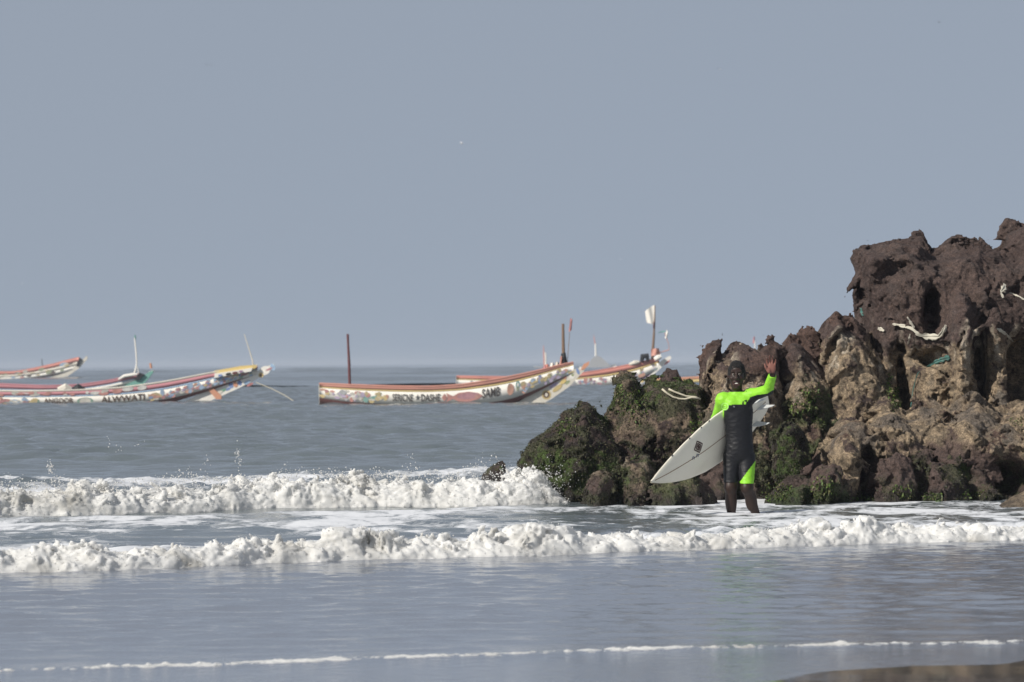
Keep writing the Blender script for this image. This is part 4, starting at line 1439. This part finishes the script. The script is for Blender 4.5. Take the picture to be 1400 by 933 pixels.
# head
B.ell(PP(1007, 511, 0.01), (0.073, 0.092, 0.108), 0.02)
B.ell(PP(1007, 521, -0.025), (0.055, 0.062, 0.075), 0.03)
B.ell(PP(1007, 530.0, -0.055), (0.026, 0.026, 0.020), 0.02)       # chin
B.cap(PP(1006.8, 511, -0.085), PP(1006.8, 517.5, -0.108), 0.010, 0.017, 0.012)   # nose
B.ell(PP(1005, 518.3, -0.098), (0.010, 0.012, 0.008), 0.006)
B.ell(PP(1008.8, 518.3, -0.098), (0.010, 0.012, 0.008), 0.006)
B.cap(PP(1001, 508.2, -0.078), PP(1012.5, 508.2, -0.078), 0.012, 0.012, 0.015)   # brow
B.ell(PP(1000.5, 517.5, -0.062), (0.020, 0.02, 0.018), 0.02)      # cheeks
B.ell(PP(1013.3, 517.5, -0.062), (0.020, 0.02, 0.018), 0.02)
B.ell(PP(1002.5, 511.7, -0.092), (0.015, 0.016, 0.010), 0.008, sub=True)
B.ell(PP(1011, 511.7, -0.092), (0.015, 0.016, 0.010), 0.008, sub=True)
B.cap(PP(1003, 522.8, -0.082), PP(1011, 522.8, -0.082), 0.008, 0.008, 0.006)     # lips
B.cap(PP(1003.2, 526.6, -0.078), PP(1010.8, 526.6, -0.078), 0.009, 0.009, 0.006)
B.ell(PP(1007, 524.6, -0.094), (0.026, 0.014, 0.008), 0.004, sub=True)           # open smile
B.ell(PP(995.7, 514.5, 0.015), (0.012, 0.020, 0.032), 0.008)      # ears
B.ell(PP(1018.3, 514.5, 0.015), (0.012, 0.020, 0.032), 0.008)
# raised arm
SH, EL, WR = PP(1025, 541.5, -0.01), PP(1050, 533.5, -0.15), PP(1056.3, 512.5, -0.30)
B.ell(SH, (0.060, 0.055, 0.058), 0.03)
B.cap(SH, EL, 0.054, 0.040, 0.03)
B.cap(EL, WR, 0.043, 0.029, 0.02)
# raised hand, palm to the camera
PC = PP(1054.5, 503.5, -0.325)
B.ell(PC, (0.043, 0.017, 0.050), 0.012, rot=0.06)
B.ell(PP(1051, 507, -0.335), (0.019, 0.018, 0.030), 0.012, rot=0.3)
for (x0, y0, x1, y1, x2, y2, rr) in ((1049.6, 500, 1048.6, 494.5, 1048.5, 490.3, 0.0086), (1052.6, 498, 1052.2, 491.8, 1052.4, 487.0, 0.009), (1055.9, 498, 1056.2, 492.2, 1056.4, 487.8, 0.0088), (1059.2, 500, 1060.2, 495.5, 1060.6, 491.6, 0.0078)):
    B.cap(PP(x0, y0, -0.325), PP(x1, y1, -0.335), rr + 0.001, rr, 0.006)
    B.cap(PP(x1, y1, -0.335), PP(x2, y2, -0.355), rr, rr * 0.85, 0.004)
B.cap(PP(1050, 507, -0.335), PP(1046.8, 502.5, -0.345), 0.013, 0.0105, 0.008)
B.cap(PP(1046.8, 502.5, -0.345), PP(1045.6, 498.2, -0.352), 0.0105, 0.008, 0.004)
# arm holding the board
SH2, EL2, WR2 = PP(988, 547, 0.0), PP(979.5, 573, 0.19), PP(984, 604, 0.20)
B.ell(SH2, (0.056, 0.055, 0.058), 0.03)
B.cap(SH2, EL2, 0.050, 0.040, 0.03)
B.cap(EL2, WR2, 0.041, 0.028, 0.02)
B.ell(PP(986, 610, 0.19), (0.03, 0.04, 0.05), 0.015)
for k in range(4):
    B.cap(PP(984 + 2.6 * k, 612, 0.19), PP(985 + 2.6 * k, 619, 0.155), 0.0095, 0.009, 0.004)
    B.cap(PP(985 + 2.6 * k, 619, 0.155), PP(986 + 2.6 * k, 622, 0.12), 0.009, 0.008, 0.004)
B.cap(PP(982, 608, 0.18), PP(984, 611, 0.13), 0.011, 0.009, 0.006)
# legs
K1_, A1_ = PP(999, 666, -0.03), PP(1000.5, 723, 0.06)
K2_, A2_ = PP(1021, 667, -0.07), PP(1039, 719, 0.12)
B.cap(PP(1001, 626, 0.01), K1_, 0.078, 0.057, 0.03)
B.cap(PP(1020.6, 626, 0.01), K2_, 0.077, 0.055, 0.012)
B.ell(K1_ + np.array([0, -0.012, 0]), (0.050, 0.050, 0.055), 0.02)
B.ell(K2_ + np.array([0, -0.012, 0]), (0.048, 0.050, 0.055), 0.02)
B.cap(K1_, A1_, 0.052, 0.034, 0.02)
B.cap(K2_, A2_, 0.050, 0.033, 0.02)
for K, A in ((K1_, A1_), (K2_, A2_)):
    c = K * 0.68 + A * 0.32
    B.ell(c + np.array([0, 0.022, 0]), (0.050, 0.045, 0.10), 0.03)     # calf
    B.cap(A + np.array([0, 0.03, -0.03]), A + np.array([0.0, -0.15, -0.045]), 0.030, 0.024, 0.02)
fbody = B.f
# skin
V, Q = vdb_mesh(fbody, lo, B.vox)
person = thing('person', 'person in green and black wetsuit waving, shins in the foam', 'person', tuple(PP(1012, 702)))
PO = np.array(person.location)


def under(V):
    return V - PO


me = mesh_np('body', under(V), Q)
skin = np.tile(np.array([0.030, 0.0165, 0.012]), (len(V), 1))
u, v = px_of(V)
hand = sstep(511.5, 509, v) * (u > 1040)
front = sstep(-0.335, -0.36, V[:, 1] - YP) * 0 + 1
Nn = normals(V, Q)
palm = hand * sstep(0.1, -0.35, Nn[:, 1])
tipd = sstep(494, 491, v)
skin = skin * (1 - palm[:, None]) + (np.array([0.24, 0.105, 0.08])[None] * (1 - 0.55 * tipd[:, None])) * palm[:, None]
lips = ((u - 1007) / 6) ** 2 + ((v - 524.7) / 4.0) ** 2 < 1
skin[lips & (Nn[:, 1] < 0)] = (0.05, 0.022, 0.02)
set_col(me, skin)
obj('body', me, vcol_mat('skin', rough=0.5, spec=0.32, amount=0.12, scale=30, bscale=120, bdist=0.002, bstr=0.2), person)
# hair cap
Hb = Body(lo, hi, B.vox)
Hb.ell(PP(1007, 509.0, 0.018), (0.080, 0.098, 0.108), 0.01)
Hb.ell(PP(1007, 516.5, -0.10), (0.066, 0.085, 0.090), 0.01, sub=True)
Hb.ell(PP(1007, 535, 0.0), (0.2, 0.2, 0.115), 0.01, sub=True)
idx = np.argwhere(np.abs(Hb.f) < 0.02)
Pq = lo + idx * B.vox
Hb.f[tuple(idx.T)] += 0.006 * perlin(Pq * 70, 3) + 0.004 * perlin(Pq * 25, 4)
V, Q = vdb_mesh(Hb.f, lo, B.vox)
obj('hair', mesh_np('hair', under(V), Q), paint('hair', (0.005, 0.0045, 0.0045), 0.95, 0.0, 60), person)
# eyes and teeth
for ex in (1002.5, 1011):
    m = MB()
    c = PP(ex, 511.8, -0.082) - PO
    nn = 10
    for i in range(nn):
        pass
    a = np.linspace(0, 2 * math.pi, 12, endpoint=False)
    el = np.linspace(0, math.pi, 8)
    G = np.array([[c[0] + 0.010 * math.sin(e) * math.cos(t), c[1] - 0.010 * math.cos(e), c[2] + 0.006 * math.sin(e) * math.sin(t)] for e in el for t in a])
    me = mesh_np('eye', G, grid_faces(8, 12, True))
    cols = np.tile((0.45, 0.40, 0.36), (96, 1)); cols[:24] = (0.01, 0.008, 0.007)
    set_col(me, cols)
    obj('eye', me, vcol_mat('eye', rough=0.2, amount=0, bstr=0), person)
G = []
for i in range(9):
    t = -1 + i / 4
    c = PP(1007 + 3.0 * t, 524.2, -0.0865 + 0.008 * t * t) - PO
    hgt = 0.0058 * (1 - 0.6 * abs(t) ** 3)
    G += [c + np.array([0, 0, hgt]), c - np.array([0, 0, hgt * 0.8])]
obj('teeth', mesh_np('teeth', np.array(G), grid_faces(9, 2)), paint('teeth', (0.75, 0.72, 0.65), 0.3, 0.0), person)

# wetsuit: a thin skin of neoprene over the body
g = [lo[k] + B.vox * np.arange(B.n[k]) for k in range(3)]
X, Yg, Zg = np.meshgrid(*g, indexing='ij')
fs = fbody - 0.007
rn = np.hypot(X - PP(1008, 535)[0], Yg - YP)
neck = np.where((rn < 0.078) | ((Yg < YP - 0.045) & (rn < 0.102)), PP(1008, 536)[2], PP(1008, 530)[2])
fs = np.maximum(fs, Zg - neck - 10 * (rn > 0.155))
del rn
hem1, hem2 = PP(999, 659.5)[2], PP(1022, 661)[2]
fs = np.maximum(fs, np.where(X < PP(1010.7, 640)[0], hem1, hem2) - Zg)
ax = (WR - EL) / np.linalg.norm(WR - EL)
cutd = (X - WR[0]) * ax[0] + (Yg - WR[1]) * ax[1] + (Zg - WR[2]) * ax[2] + 0.004
fs = np.maximum(fs, np.where(X > PP(1040, 520)[0], cutd, -1))
cut2 = (PP(984, 603)[2] - Zg)
fs = np.maximum(fs, np.where(X < PP(989.5, 600)[0] , np.where(Yg > YP + 0.10, cut2, -1), -1)).astype(np.float32)
V, Q = vdb_mesh(fs, lo, B.vox)
Nn = normals(V, Q)
wr = 0.0042 * (0.3 - np.abs(perlin(V * np.array([9, 9, 24]) + perlin(V * 6, 63)[:, None] * 0.8, 61))) + 0.0016 * perlin(V * np.array([30, 30, 60]), 62)
V = V + Nn * wr[:, None]
u, v = px_of(V)
dyv = V[:, 1] - YP
edge = np.interp(u, [975, 989, 990, 1004, 1006, 1020, 1022, 1026, 1034, 1049, 1056, 1070], [640, 600, 556, 553, 553, 553, 549, 543, 540.5, 538.5, 534, 530])
green = (v < edge).astype(float)
backarm = (u < 989.5) & (v < 605) & (dyv > 0.02)
green[backarm] = 1
legp = (u > 1010.8) & (v > 632 + (1031.5 - u) * 1.35) & (v > 630)
green[legp] = 1
rad = np.hypot(u - 991, v - 556)
ring = ((rad < 5.2) & (rad > 3.9)) | ((rad < 2.2) & (np.abs(v - 556) > 0.7))
disc = (rad < 5.2)
mk = (((np.abs(u - 1016) < 1.0) & (np.abs(v - 551.5) < 2.6)) | ((np.abs(u - 1019.6) < 1.6) & (np.abs(v - 548.5) < 1.2)) | ((np.abs(u - 1021) < 0.9) & (np.abs(v - 551) < 2.0))) & (Nn[:, 1] < 0)
GRN, BLK = np.array([0.25, 0.60, 0.035]), np.array([0.010, 0.0105, 0.013])
col = BLK[None] * (1 - green[:, None]) + GRN[None] * green[:, None]
fr = Nn[:, 1] < 0.1
col[disc & fr] = GRN
col[ring & fr] = (0.40, 0.80, 0.18)
col[mk] = BLK
lg = (np.hypot(u - 1003.5, v - 556.2) < 1.0) & fr
col[lg] = (0.25, 0.26, 0.27)
me = mesh_np('wetsuit', under(V), Q)
set_col(me, col)
obj('wetsuit', me, vcol_mat('neoprene', rough=0.5, spec=0.28, amount=0.10, scale=40, bscale=160, bdist=0.002, bstr=0.25), person)
del X, Yg, Zg, fs

# ------------------------------------------------------------------ surfboard
NOSE, TAIL = PP(900, 661, -0.60), PP(1053, 546.5, 0.56)
LB = np.linalg.norm(TAIL - NOSE)
ba = (TAIL - NOSE) / LB
img = np.array([ba[0], 0, ba[2]]); img /= np.linalg.norm(img)
perp = np.array([-img[2], 0, img[0]])
al, be = 0.83, 0.36
il = math.hypot(ba[0], ba[2])
bw = al * perp + be * img
bw = bw + np.array([0, -be * il / ba[1], 0])
bw -= ba * (bw @ ba)
bw /= np.linalg.norm(bw)
bn = np.cross(ba, bw)
if bn[1] > 0:
    bn = -bn
BW = 0.235
ts = np.linspace(0, 1, 61)
half = BW * np.interp(ts, [0, 0.02, 0.06, 0.14, 0.25, 0.38, 0.52, 0.66, 0.8, 0.9, 0.96, 0.985, 1.0], [0.02, 0.12, 0.28, 0.52, 0.76, 0.94, 1.0, 0.96, 0.82, 0.64, 0.50, 0.44, 0.30])
half = np.convolve(np.pad(half, 1, mode='edge'), np.ones(3) / 3, 'valid')
thk = 0.031 * np.interp(ts, [0, 0.1, 0.4, 0.7, 1.0], [0.25, 0.6, 1.0, 0.95, 0.35])
rock_ = 0.085 * np.clip(1 - ts / 0.45, 0, 1) ** 2 + 0.03 * np.clip((ts - 0.6) / 0.4, 0, 1) ** 2
ang = np.linspace(0, 2 * math.pi, 20, endpoint=False)
board = thing('surfboard', 'pale cream pointed surfboard tucked under the arm of the waving person', 'surfboard', tuple(PP(990, 600, 0.1)))
BO = np.array(board.location)


def bpt(t, w, hgt=None):
    """Point on the camera-facing skin: t along, w across in -1..1."""
    i = np.interp(t, ts, half); th = np.interp(t, ts, thk); rk = np.interp(t, ts, rock_)
    c = np.sign(w) * np.abs(w)
    hz = th * (1 - abs(c) ** 2.6) ** 0.7
    return NOSE + ba * LB * t + bw * i * w + bn * (hz - rk) - BO


G = []
for i, t in enumerate(ts):
    for a_ in ang:
        cw = math.cos(a_)
        sh_ = math.sin(a_)
        hz = thk[i] * math.copysign(1, sh_) * (1 - abs(cw) ** 2.6) ** 0.7 if abs(sh_) > 1e-6 else 0
        G.append(NOSE + ba * LB * t + bw * half[i] * cw + bn * (hz - rock_[i]) - BO)
F_ = grid_faces(61, 20, True)
V = np.array(G)
if np.mean(np.sum(normals(V, F_) * (V - V.mean(0)), 1)) < 0:
    F_ = F_[:, ::-1]
me = mesh_np('deck', V, F_)
MAT['board'] = paint('surfboard_skin', (0.84, 0.79, 0.66), 0.32, 0.3, 4.0, (0.62, 0.57, 0.46), bmp=0.0)
obj('hull', me, MAT['board'], board)


def strip(pts, wid, name, mat, off=0.0015, nrm=None):
    P = [np.array(p) for p in pts]
    G = []
    for i, p in enumerate(P):
        t = P[min(i + 1, len(P) - 1)] - P[max(i - 1, 0)]
        s_ = np.cross(t, bn); s_ /= np.linalg.norm(s_)
        G += [p + s_ * wid / 2 + bn * off, p - s_ * wid / 2 + bn * off]
    return obj(name, mesh_np(name, np.array(G), grid_faces(len(P), 2)), mat, board)


STR = paint('stringer_wood', (0.26, 0.15, 0.07), 0.5, 0.2)
strip([bpt(t, 0.0) for t in np.linspace(0.02, 0.97, 50)], 0.007, 'stringer', STR)
INK = paint('logo_ink', (0.07, 0.035, 0.03), 0.5, 0.1)
lc = (0.345, 0.36)


def lpt(a, b):
    return bpt(lc[0] + a / LB, lc[1] + b / (BW * 0.9))


for rr_ in (0.046, 0.027, 0.009):
    co = [(-rr_ * 1.25, 0), (0, -rr_ * 1.25), (rr_ * 1.25, 0), (0, rr_ * 1.25), (-rr_ * 1.25, 0)]
    pts = []
    for (a, b), (c, d) in zip(co[:-1], co[1:]):
        for t in np.linspace(0, 1, 6)[:-1]:
            pts.append(lpt(a + (c - a) * t, b + (d - b) * t))
    pts.append(pts[0])
    strip(pts, 0.013 if rr_ > 0.02 else 0.018, 'printed_logo', INK, 0.002)
BLU = paint('logo_blue', (0.10, 0.14, 0.22), 0.5, 0.1)
for a0 in (-0.035, 0.02):
    strip([lpt(-0.055 + a0, -0.055), lpt(-0.070 + a0, -0.085)], 0.010, 'printed_mark', BLU, 0.002)
    strip([lpt(-0.052 + a0, -0.058), lpt(-0.035 + a0, -0.072), lpt(-0.05 + a0, -0.090)], 0.008, 'printed_mark', BLU, 0.0026)
# rail tape marks
for t in (0.16, 0.30, 0.40, 0.47):
    strip([bpt(t, 0.965), bpt(t + 0.012, 0.965)], 0.02, 'rail_mark', paint('rail_mark_ink', (0.2, 0.2, 0.2), 0.5, 0.1), 0.002)
# three fins near the tail
FIN = paint('fin_plastic', (0.55, 0.56, 0.54), 0.3, 0.1)
for (t0, w0, sz) in ((0.90, 0.0, 1.0), (0.83, 0.62, 1.0), (0.83, -0.62, 1.0)):
    pts = [(-0.055, 0.0), (0.055, 0.0), (0.075, 0.06), (0.095, 0.115), (0.06, 0.11), (0.0, 0.07)]
    c = bpt(t0, w0)
    m = MB()
    tilt = bn + bw * 0.12 * np.sign(w0)
    vs = []
    for sgn in (-1, 1):
        for a, hh in pts:
            vs.append(c + ba * a * sz + tilt * (hh * sz - 0.004) + bw * sgn * 0.004 * (1 - hh * 5))
    k = len(pts)
    m.add(vs, [tuple(range(k)), tuple(range(2 * k - 1, k - 1, -1))] + [(i, k + i, k + (i + 1) % k, (i + 1) % k) for i in range(k)])
    m.build('fin', FIN, board)

# ------------------------------------------------------------------ debris caught on the rocks
bpy.context.view_layer.update()
DG = bpy.context.evaluated_depsgraph_get()


def hit(px, py, lift=0.01):
    d = Vector(ray(px, py)).normalized()
    ok, loc, nrm, fi, ob, mw = sc.ray_cast(DG, Vector((0, 0, H)), d)
    if not ok or ob is None or ob.name.split('.')[0] != 'rock':
        return None
    return np.array(loc) - np.array(d) * lift


def rag(label, pix, widths, mat, seed, name='rag', cat='rag', lift=0.03):
    """A frayed strip of cloth hung along the rock: spine pixels with a width at each."""
    pts = [hit(a, b, lift) for a, b in pix]
    good = [p for p in pts if p is not None]
    if len(good) < 2:
        return
    ymin = np.median([p[1] for p in good])
    pts = [at(a, b, (p[1] if p is not None and abs(p[1] - ymin) < 0.35 else ymin - 0.02)) for (a, b), p in zip(pix, pts)]
    ts_ = np.linspace(0, len(pts) - 1, 8 * (len(pts) - 1) + 1)
    P = np.stack([np.interp(ts_, range(len(pts)), [p[k] for p in pts]) for k in range(3)], -1)
    W = np.interp(ts_, range(len(pts)), widths)
    ker = np.array([1, 2, 3, 4, 3, 2, 1]) / 16.0
    P = np.stack([np.convolve(np.pad(P[:, k], 3, mode='edge'), ker, 'valid') for k in range(3)], -1)
    W = 0.78 * W * (0.8 + 0.35 * np.sin(ts_ * 5.1 + seed) * np.sin(ts_ * 2.3))
    m = 9
    G = []
    rr = np.random.RandomState(seed)
    for i in range(len(P)):
        t = P[min(i + 1, len(P) - 1)] - P[max(i - 1, 0)]
        t /= np.linalg.norm(t)
        s_ = np.cross(t, [0, 1, 0]); s_ /= np.linalg.norm(s_)
        if s_[2] > 0: s_ = -s_
        fray = 1 + 0.5 * rr.rand()
        for j in range(m):
            w = j / (m - 1) - 0.5
            fold = 0.30 * W[i] * math.cos(w * 11 + i * 0.23) + 0.2 * W[i] * math.sin(i * 0.41 + w * 3)
            G.append(P[i] + s_ * w * W[i] * (fray if j == m - 1 else 1) + np.array([0, -0.01 - fold * 0.5, 0]) + rr.normal(size=3) * 0.0015)
    c0 = P.mean(0)
    me = mesh_np(name, np.array(G) - c0, grid_faces(len(P), m))
    o = obj(name, me, mat)
    o.location = c0
    sol = o.modifiers.new('thickness', 'SOLIDIFY'); sol.thickness = 0.003
    return tag(o, label, cat)


WHT = paint('rag_cloth', (0.50, 0.47, 0.39), 0.9, 0.4, 14, (0.35, 0.31, 0.24), bmp=0.4)
TEA = paint('teal_net', (0.06, 0.17, 0.15), 0.8, 0.5, 14)
rag('dirty white cloth slung in a curve under the dark cliff hollow', [(1219, 443), (1232, 445), (1246, 449), (1256, 458), (1270, 460), (1284, 461), (1290, 452), (1293, 444)], [0.02, 0.05, 0.03, 0.06, 0.075, 0.08, 0.05, 0.03], WHT, 1)
rag('short white cloth end sticking up beside the slung cloth', [(1240, 433), (1245, 441), (1250, 449)], [0.02, 0.035, 0.02], WHT, 2)
rag('white tattered rag knotted high on the cliff', [(1374, 388), (1372, 394), (1368, 400), (1372, 408)], [0.05, 0.07, 0.03, 0.03], WHT, 3)
rag('thin grey strands trailing from the high white rag', [(1372, 399), (1384, 402), (1394, 406), (1402, 411)], [0.012, 0.02, 0.02, 0.012], WHT, 4, 'rope_strand', 'rope')
rag('frayed grey strip hanging over the right cliff hollow', [(1362, 449), (1370, 453), (1378, 460), (1386, 468)], [0.02, 0.045, 0.03, 0.012], WHT, 5)
rag('torn teal fishing net draped below the slung cloth', [(1298, 488), (1290, 491), (1282, 494), (1270, 501), (1256, 509)], [0.05, 0.09, 0.06, 0.03, 0.012], TEA, 6, 'fishing_net', 'net')
rag('thin teal line hanging straight down the tan rock', [(1256, 508), (1251, 520), (1247, 540), (1245, 558)], [0.01, 0.012, 0.012, 0.01], TEA, 7, 'rope_strand', 'rope')
rag('teal scrap snagged on the overhanging cliff edge', [(1177, 421), (1178, 427), (1180, 432)], [0.03, 0.04, 0.02], TEA, 8)
rag('pale round float lodged on the cliff edge', [(1200, 449), (1204, 450), (1209, 453)], [0.05, 0.05, 0.02], WHT, 9, 'float_scrap', 'scrap')
rag('white string dangling below the slung cloth', [(1244, 456), (1243, 464), (1241, 472)], [0.012, 0.02, 0.012], WHT, 10, 'rope_strand', 'rope')


def rope(label, pix, rad, mat):
    pts = [hit(a, b, 0.02) for a, b in pix]
    good = [p[1] for p in pts if p is not None]
    if not good:
        return
    yy = min(good) - 0.02
    P = [at(a, b, yy) for a, b in pix]
    c0 = np.mean(P, 0)
    o = MB().tube([p - c0 for p in P], rad, 6).build('rope', mat, None, True)
    o.location = c0
    tag(o, label, 'rope')


rope('cream rope sagging in a low loop across the mossy ridge', [(905, 532), (912, 538), (920, 543), (928, 545.5), (936, 546), (946, 543.5), (956, 545)], 0.010, MAT['rope'])
rope('second cream rope pulled straighter above the sagging one', [(914, 532), (922, 536), (930, 539), (938, 542), (950, 543), (958, 546)], 0.010, MAT['rope'])

# ------------------------------------------------------------------ birds
def bird(label, px, py, D, col, yaw, flap, mat):
    c = at(px, py, D)
    o = thing('gull', label, 'bird', tuple(c), 'gulls flying over the bay')
    prof = [(-0.26, 0.004), (-0.2, 0.03), (-0.08, 0.055), (0.04, 0.05), (0.13, 0.035), (0.17, 0.032), (0.20, 0.02), (0.25, 0.003)]
    MB().tube([(x, 0, 0.0) for x, r_ in prof], [r_ for x, r_ in prof], 8).build('body', mat, o, True)
    for sgn in (-1, 1):
        m = MB()
        st = [(0.0, 0.09, -0.07, 0.02), (0.25, 0.10, -0.05, 0.02 + 0.20 * flap), (0.48, 0.03, -0.08, 0.02 + 0.26 * flap), (0.66, -0.10, -0.14, 0.02 + 0.22 * flap)]
        vs, fs_ = [], []
        for y_, xf, xb, z_ in st:
            vs += [(xf, sgn * y_, z_), (xb, sgn * y_, z_), (xb, sgn * y_, z_ - 0.012), (xf, sgn * y_, z_ - 0.012)]
        for i in range(3):
            for k in range(4):
                fs_.append((i * 4 + k, i * 4 + (k + 1) % 4, (i + 1) * 4 + (k + 1) % 4, (i + 1) * 4 + k))
        fs_ += [(0, 1, 2, 3), (15, 14, 13, 12)]
        m.add(vs, fs_).build('wing', mat, o)
    o.rotation_euler = (0.2, 0.1, yaw)


GW = paint('gull_white', (0.85, 0.85, 0.85), 0.7, 0.1)
GD = paint('gull_dark', (0.12, 0.12, 0.13), 0.7, 0.1)
for lab, px, py, D, m_, yaw, fl in (
        ('white gull flying above the white lettered boat', 631, 197, 620, GW, 0.4, 0.9),
        ('white gull low over the flag of the long boat', 848, 355, 1150, GW, 1.2, 0.7),
        ('pale gull high above the surfer and the rocks', 984, 95, 1000, GW, 2.2, 0.4),
        ('dark seabird of a pair flying high over the patterned boats', 282.5, 89, 1150, GD, 1.9, 0.5),
        ('dark seabird of a pair flying high over the patterned boats', 288, 89.5, 1150, GD, 1.5, 0.8),
        ('dark seabird flying highest above the cliff', 1284, 31, 1000, GD, 0.6, 0.9),
        ('pale seabird low over the red rimmed boat', 30, 388, 1300, GW, 0.9, 0.5)):
    bird(lab, px, py, D, None, yaw, fl, m_)

# ------------------------------------------------------------------ haze
hb = MB().box((-3500, -120, -5), (3500, 9400, 7.5))
m = bpy.data.materials.new('haze')
m.use_nodes = True
nt = m.node_tree
nt.nodes.remove(nt.nodes['Principled BSDF'])
pv = nt.nodes.new('ShaderNodeVolumePrincipled')
pv.inputs['Color'].default_value = (0.66, 0.72, 0.82, 1)
pv.inputs['Density'].default_value = 0.00025
pv.inputs['Anisotropy'].default_value = 0.0
nt.links.new(pv.outputs[0], nt.nodes['Material Output'].inputs['Volume'])
hz = hb.build('haze', m)
tag(hz, 'thin pale sea haze softening the far boats', 'haze', kind='stuff')
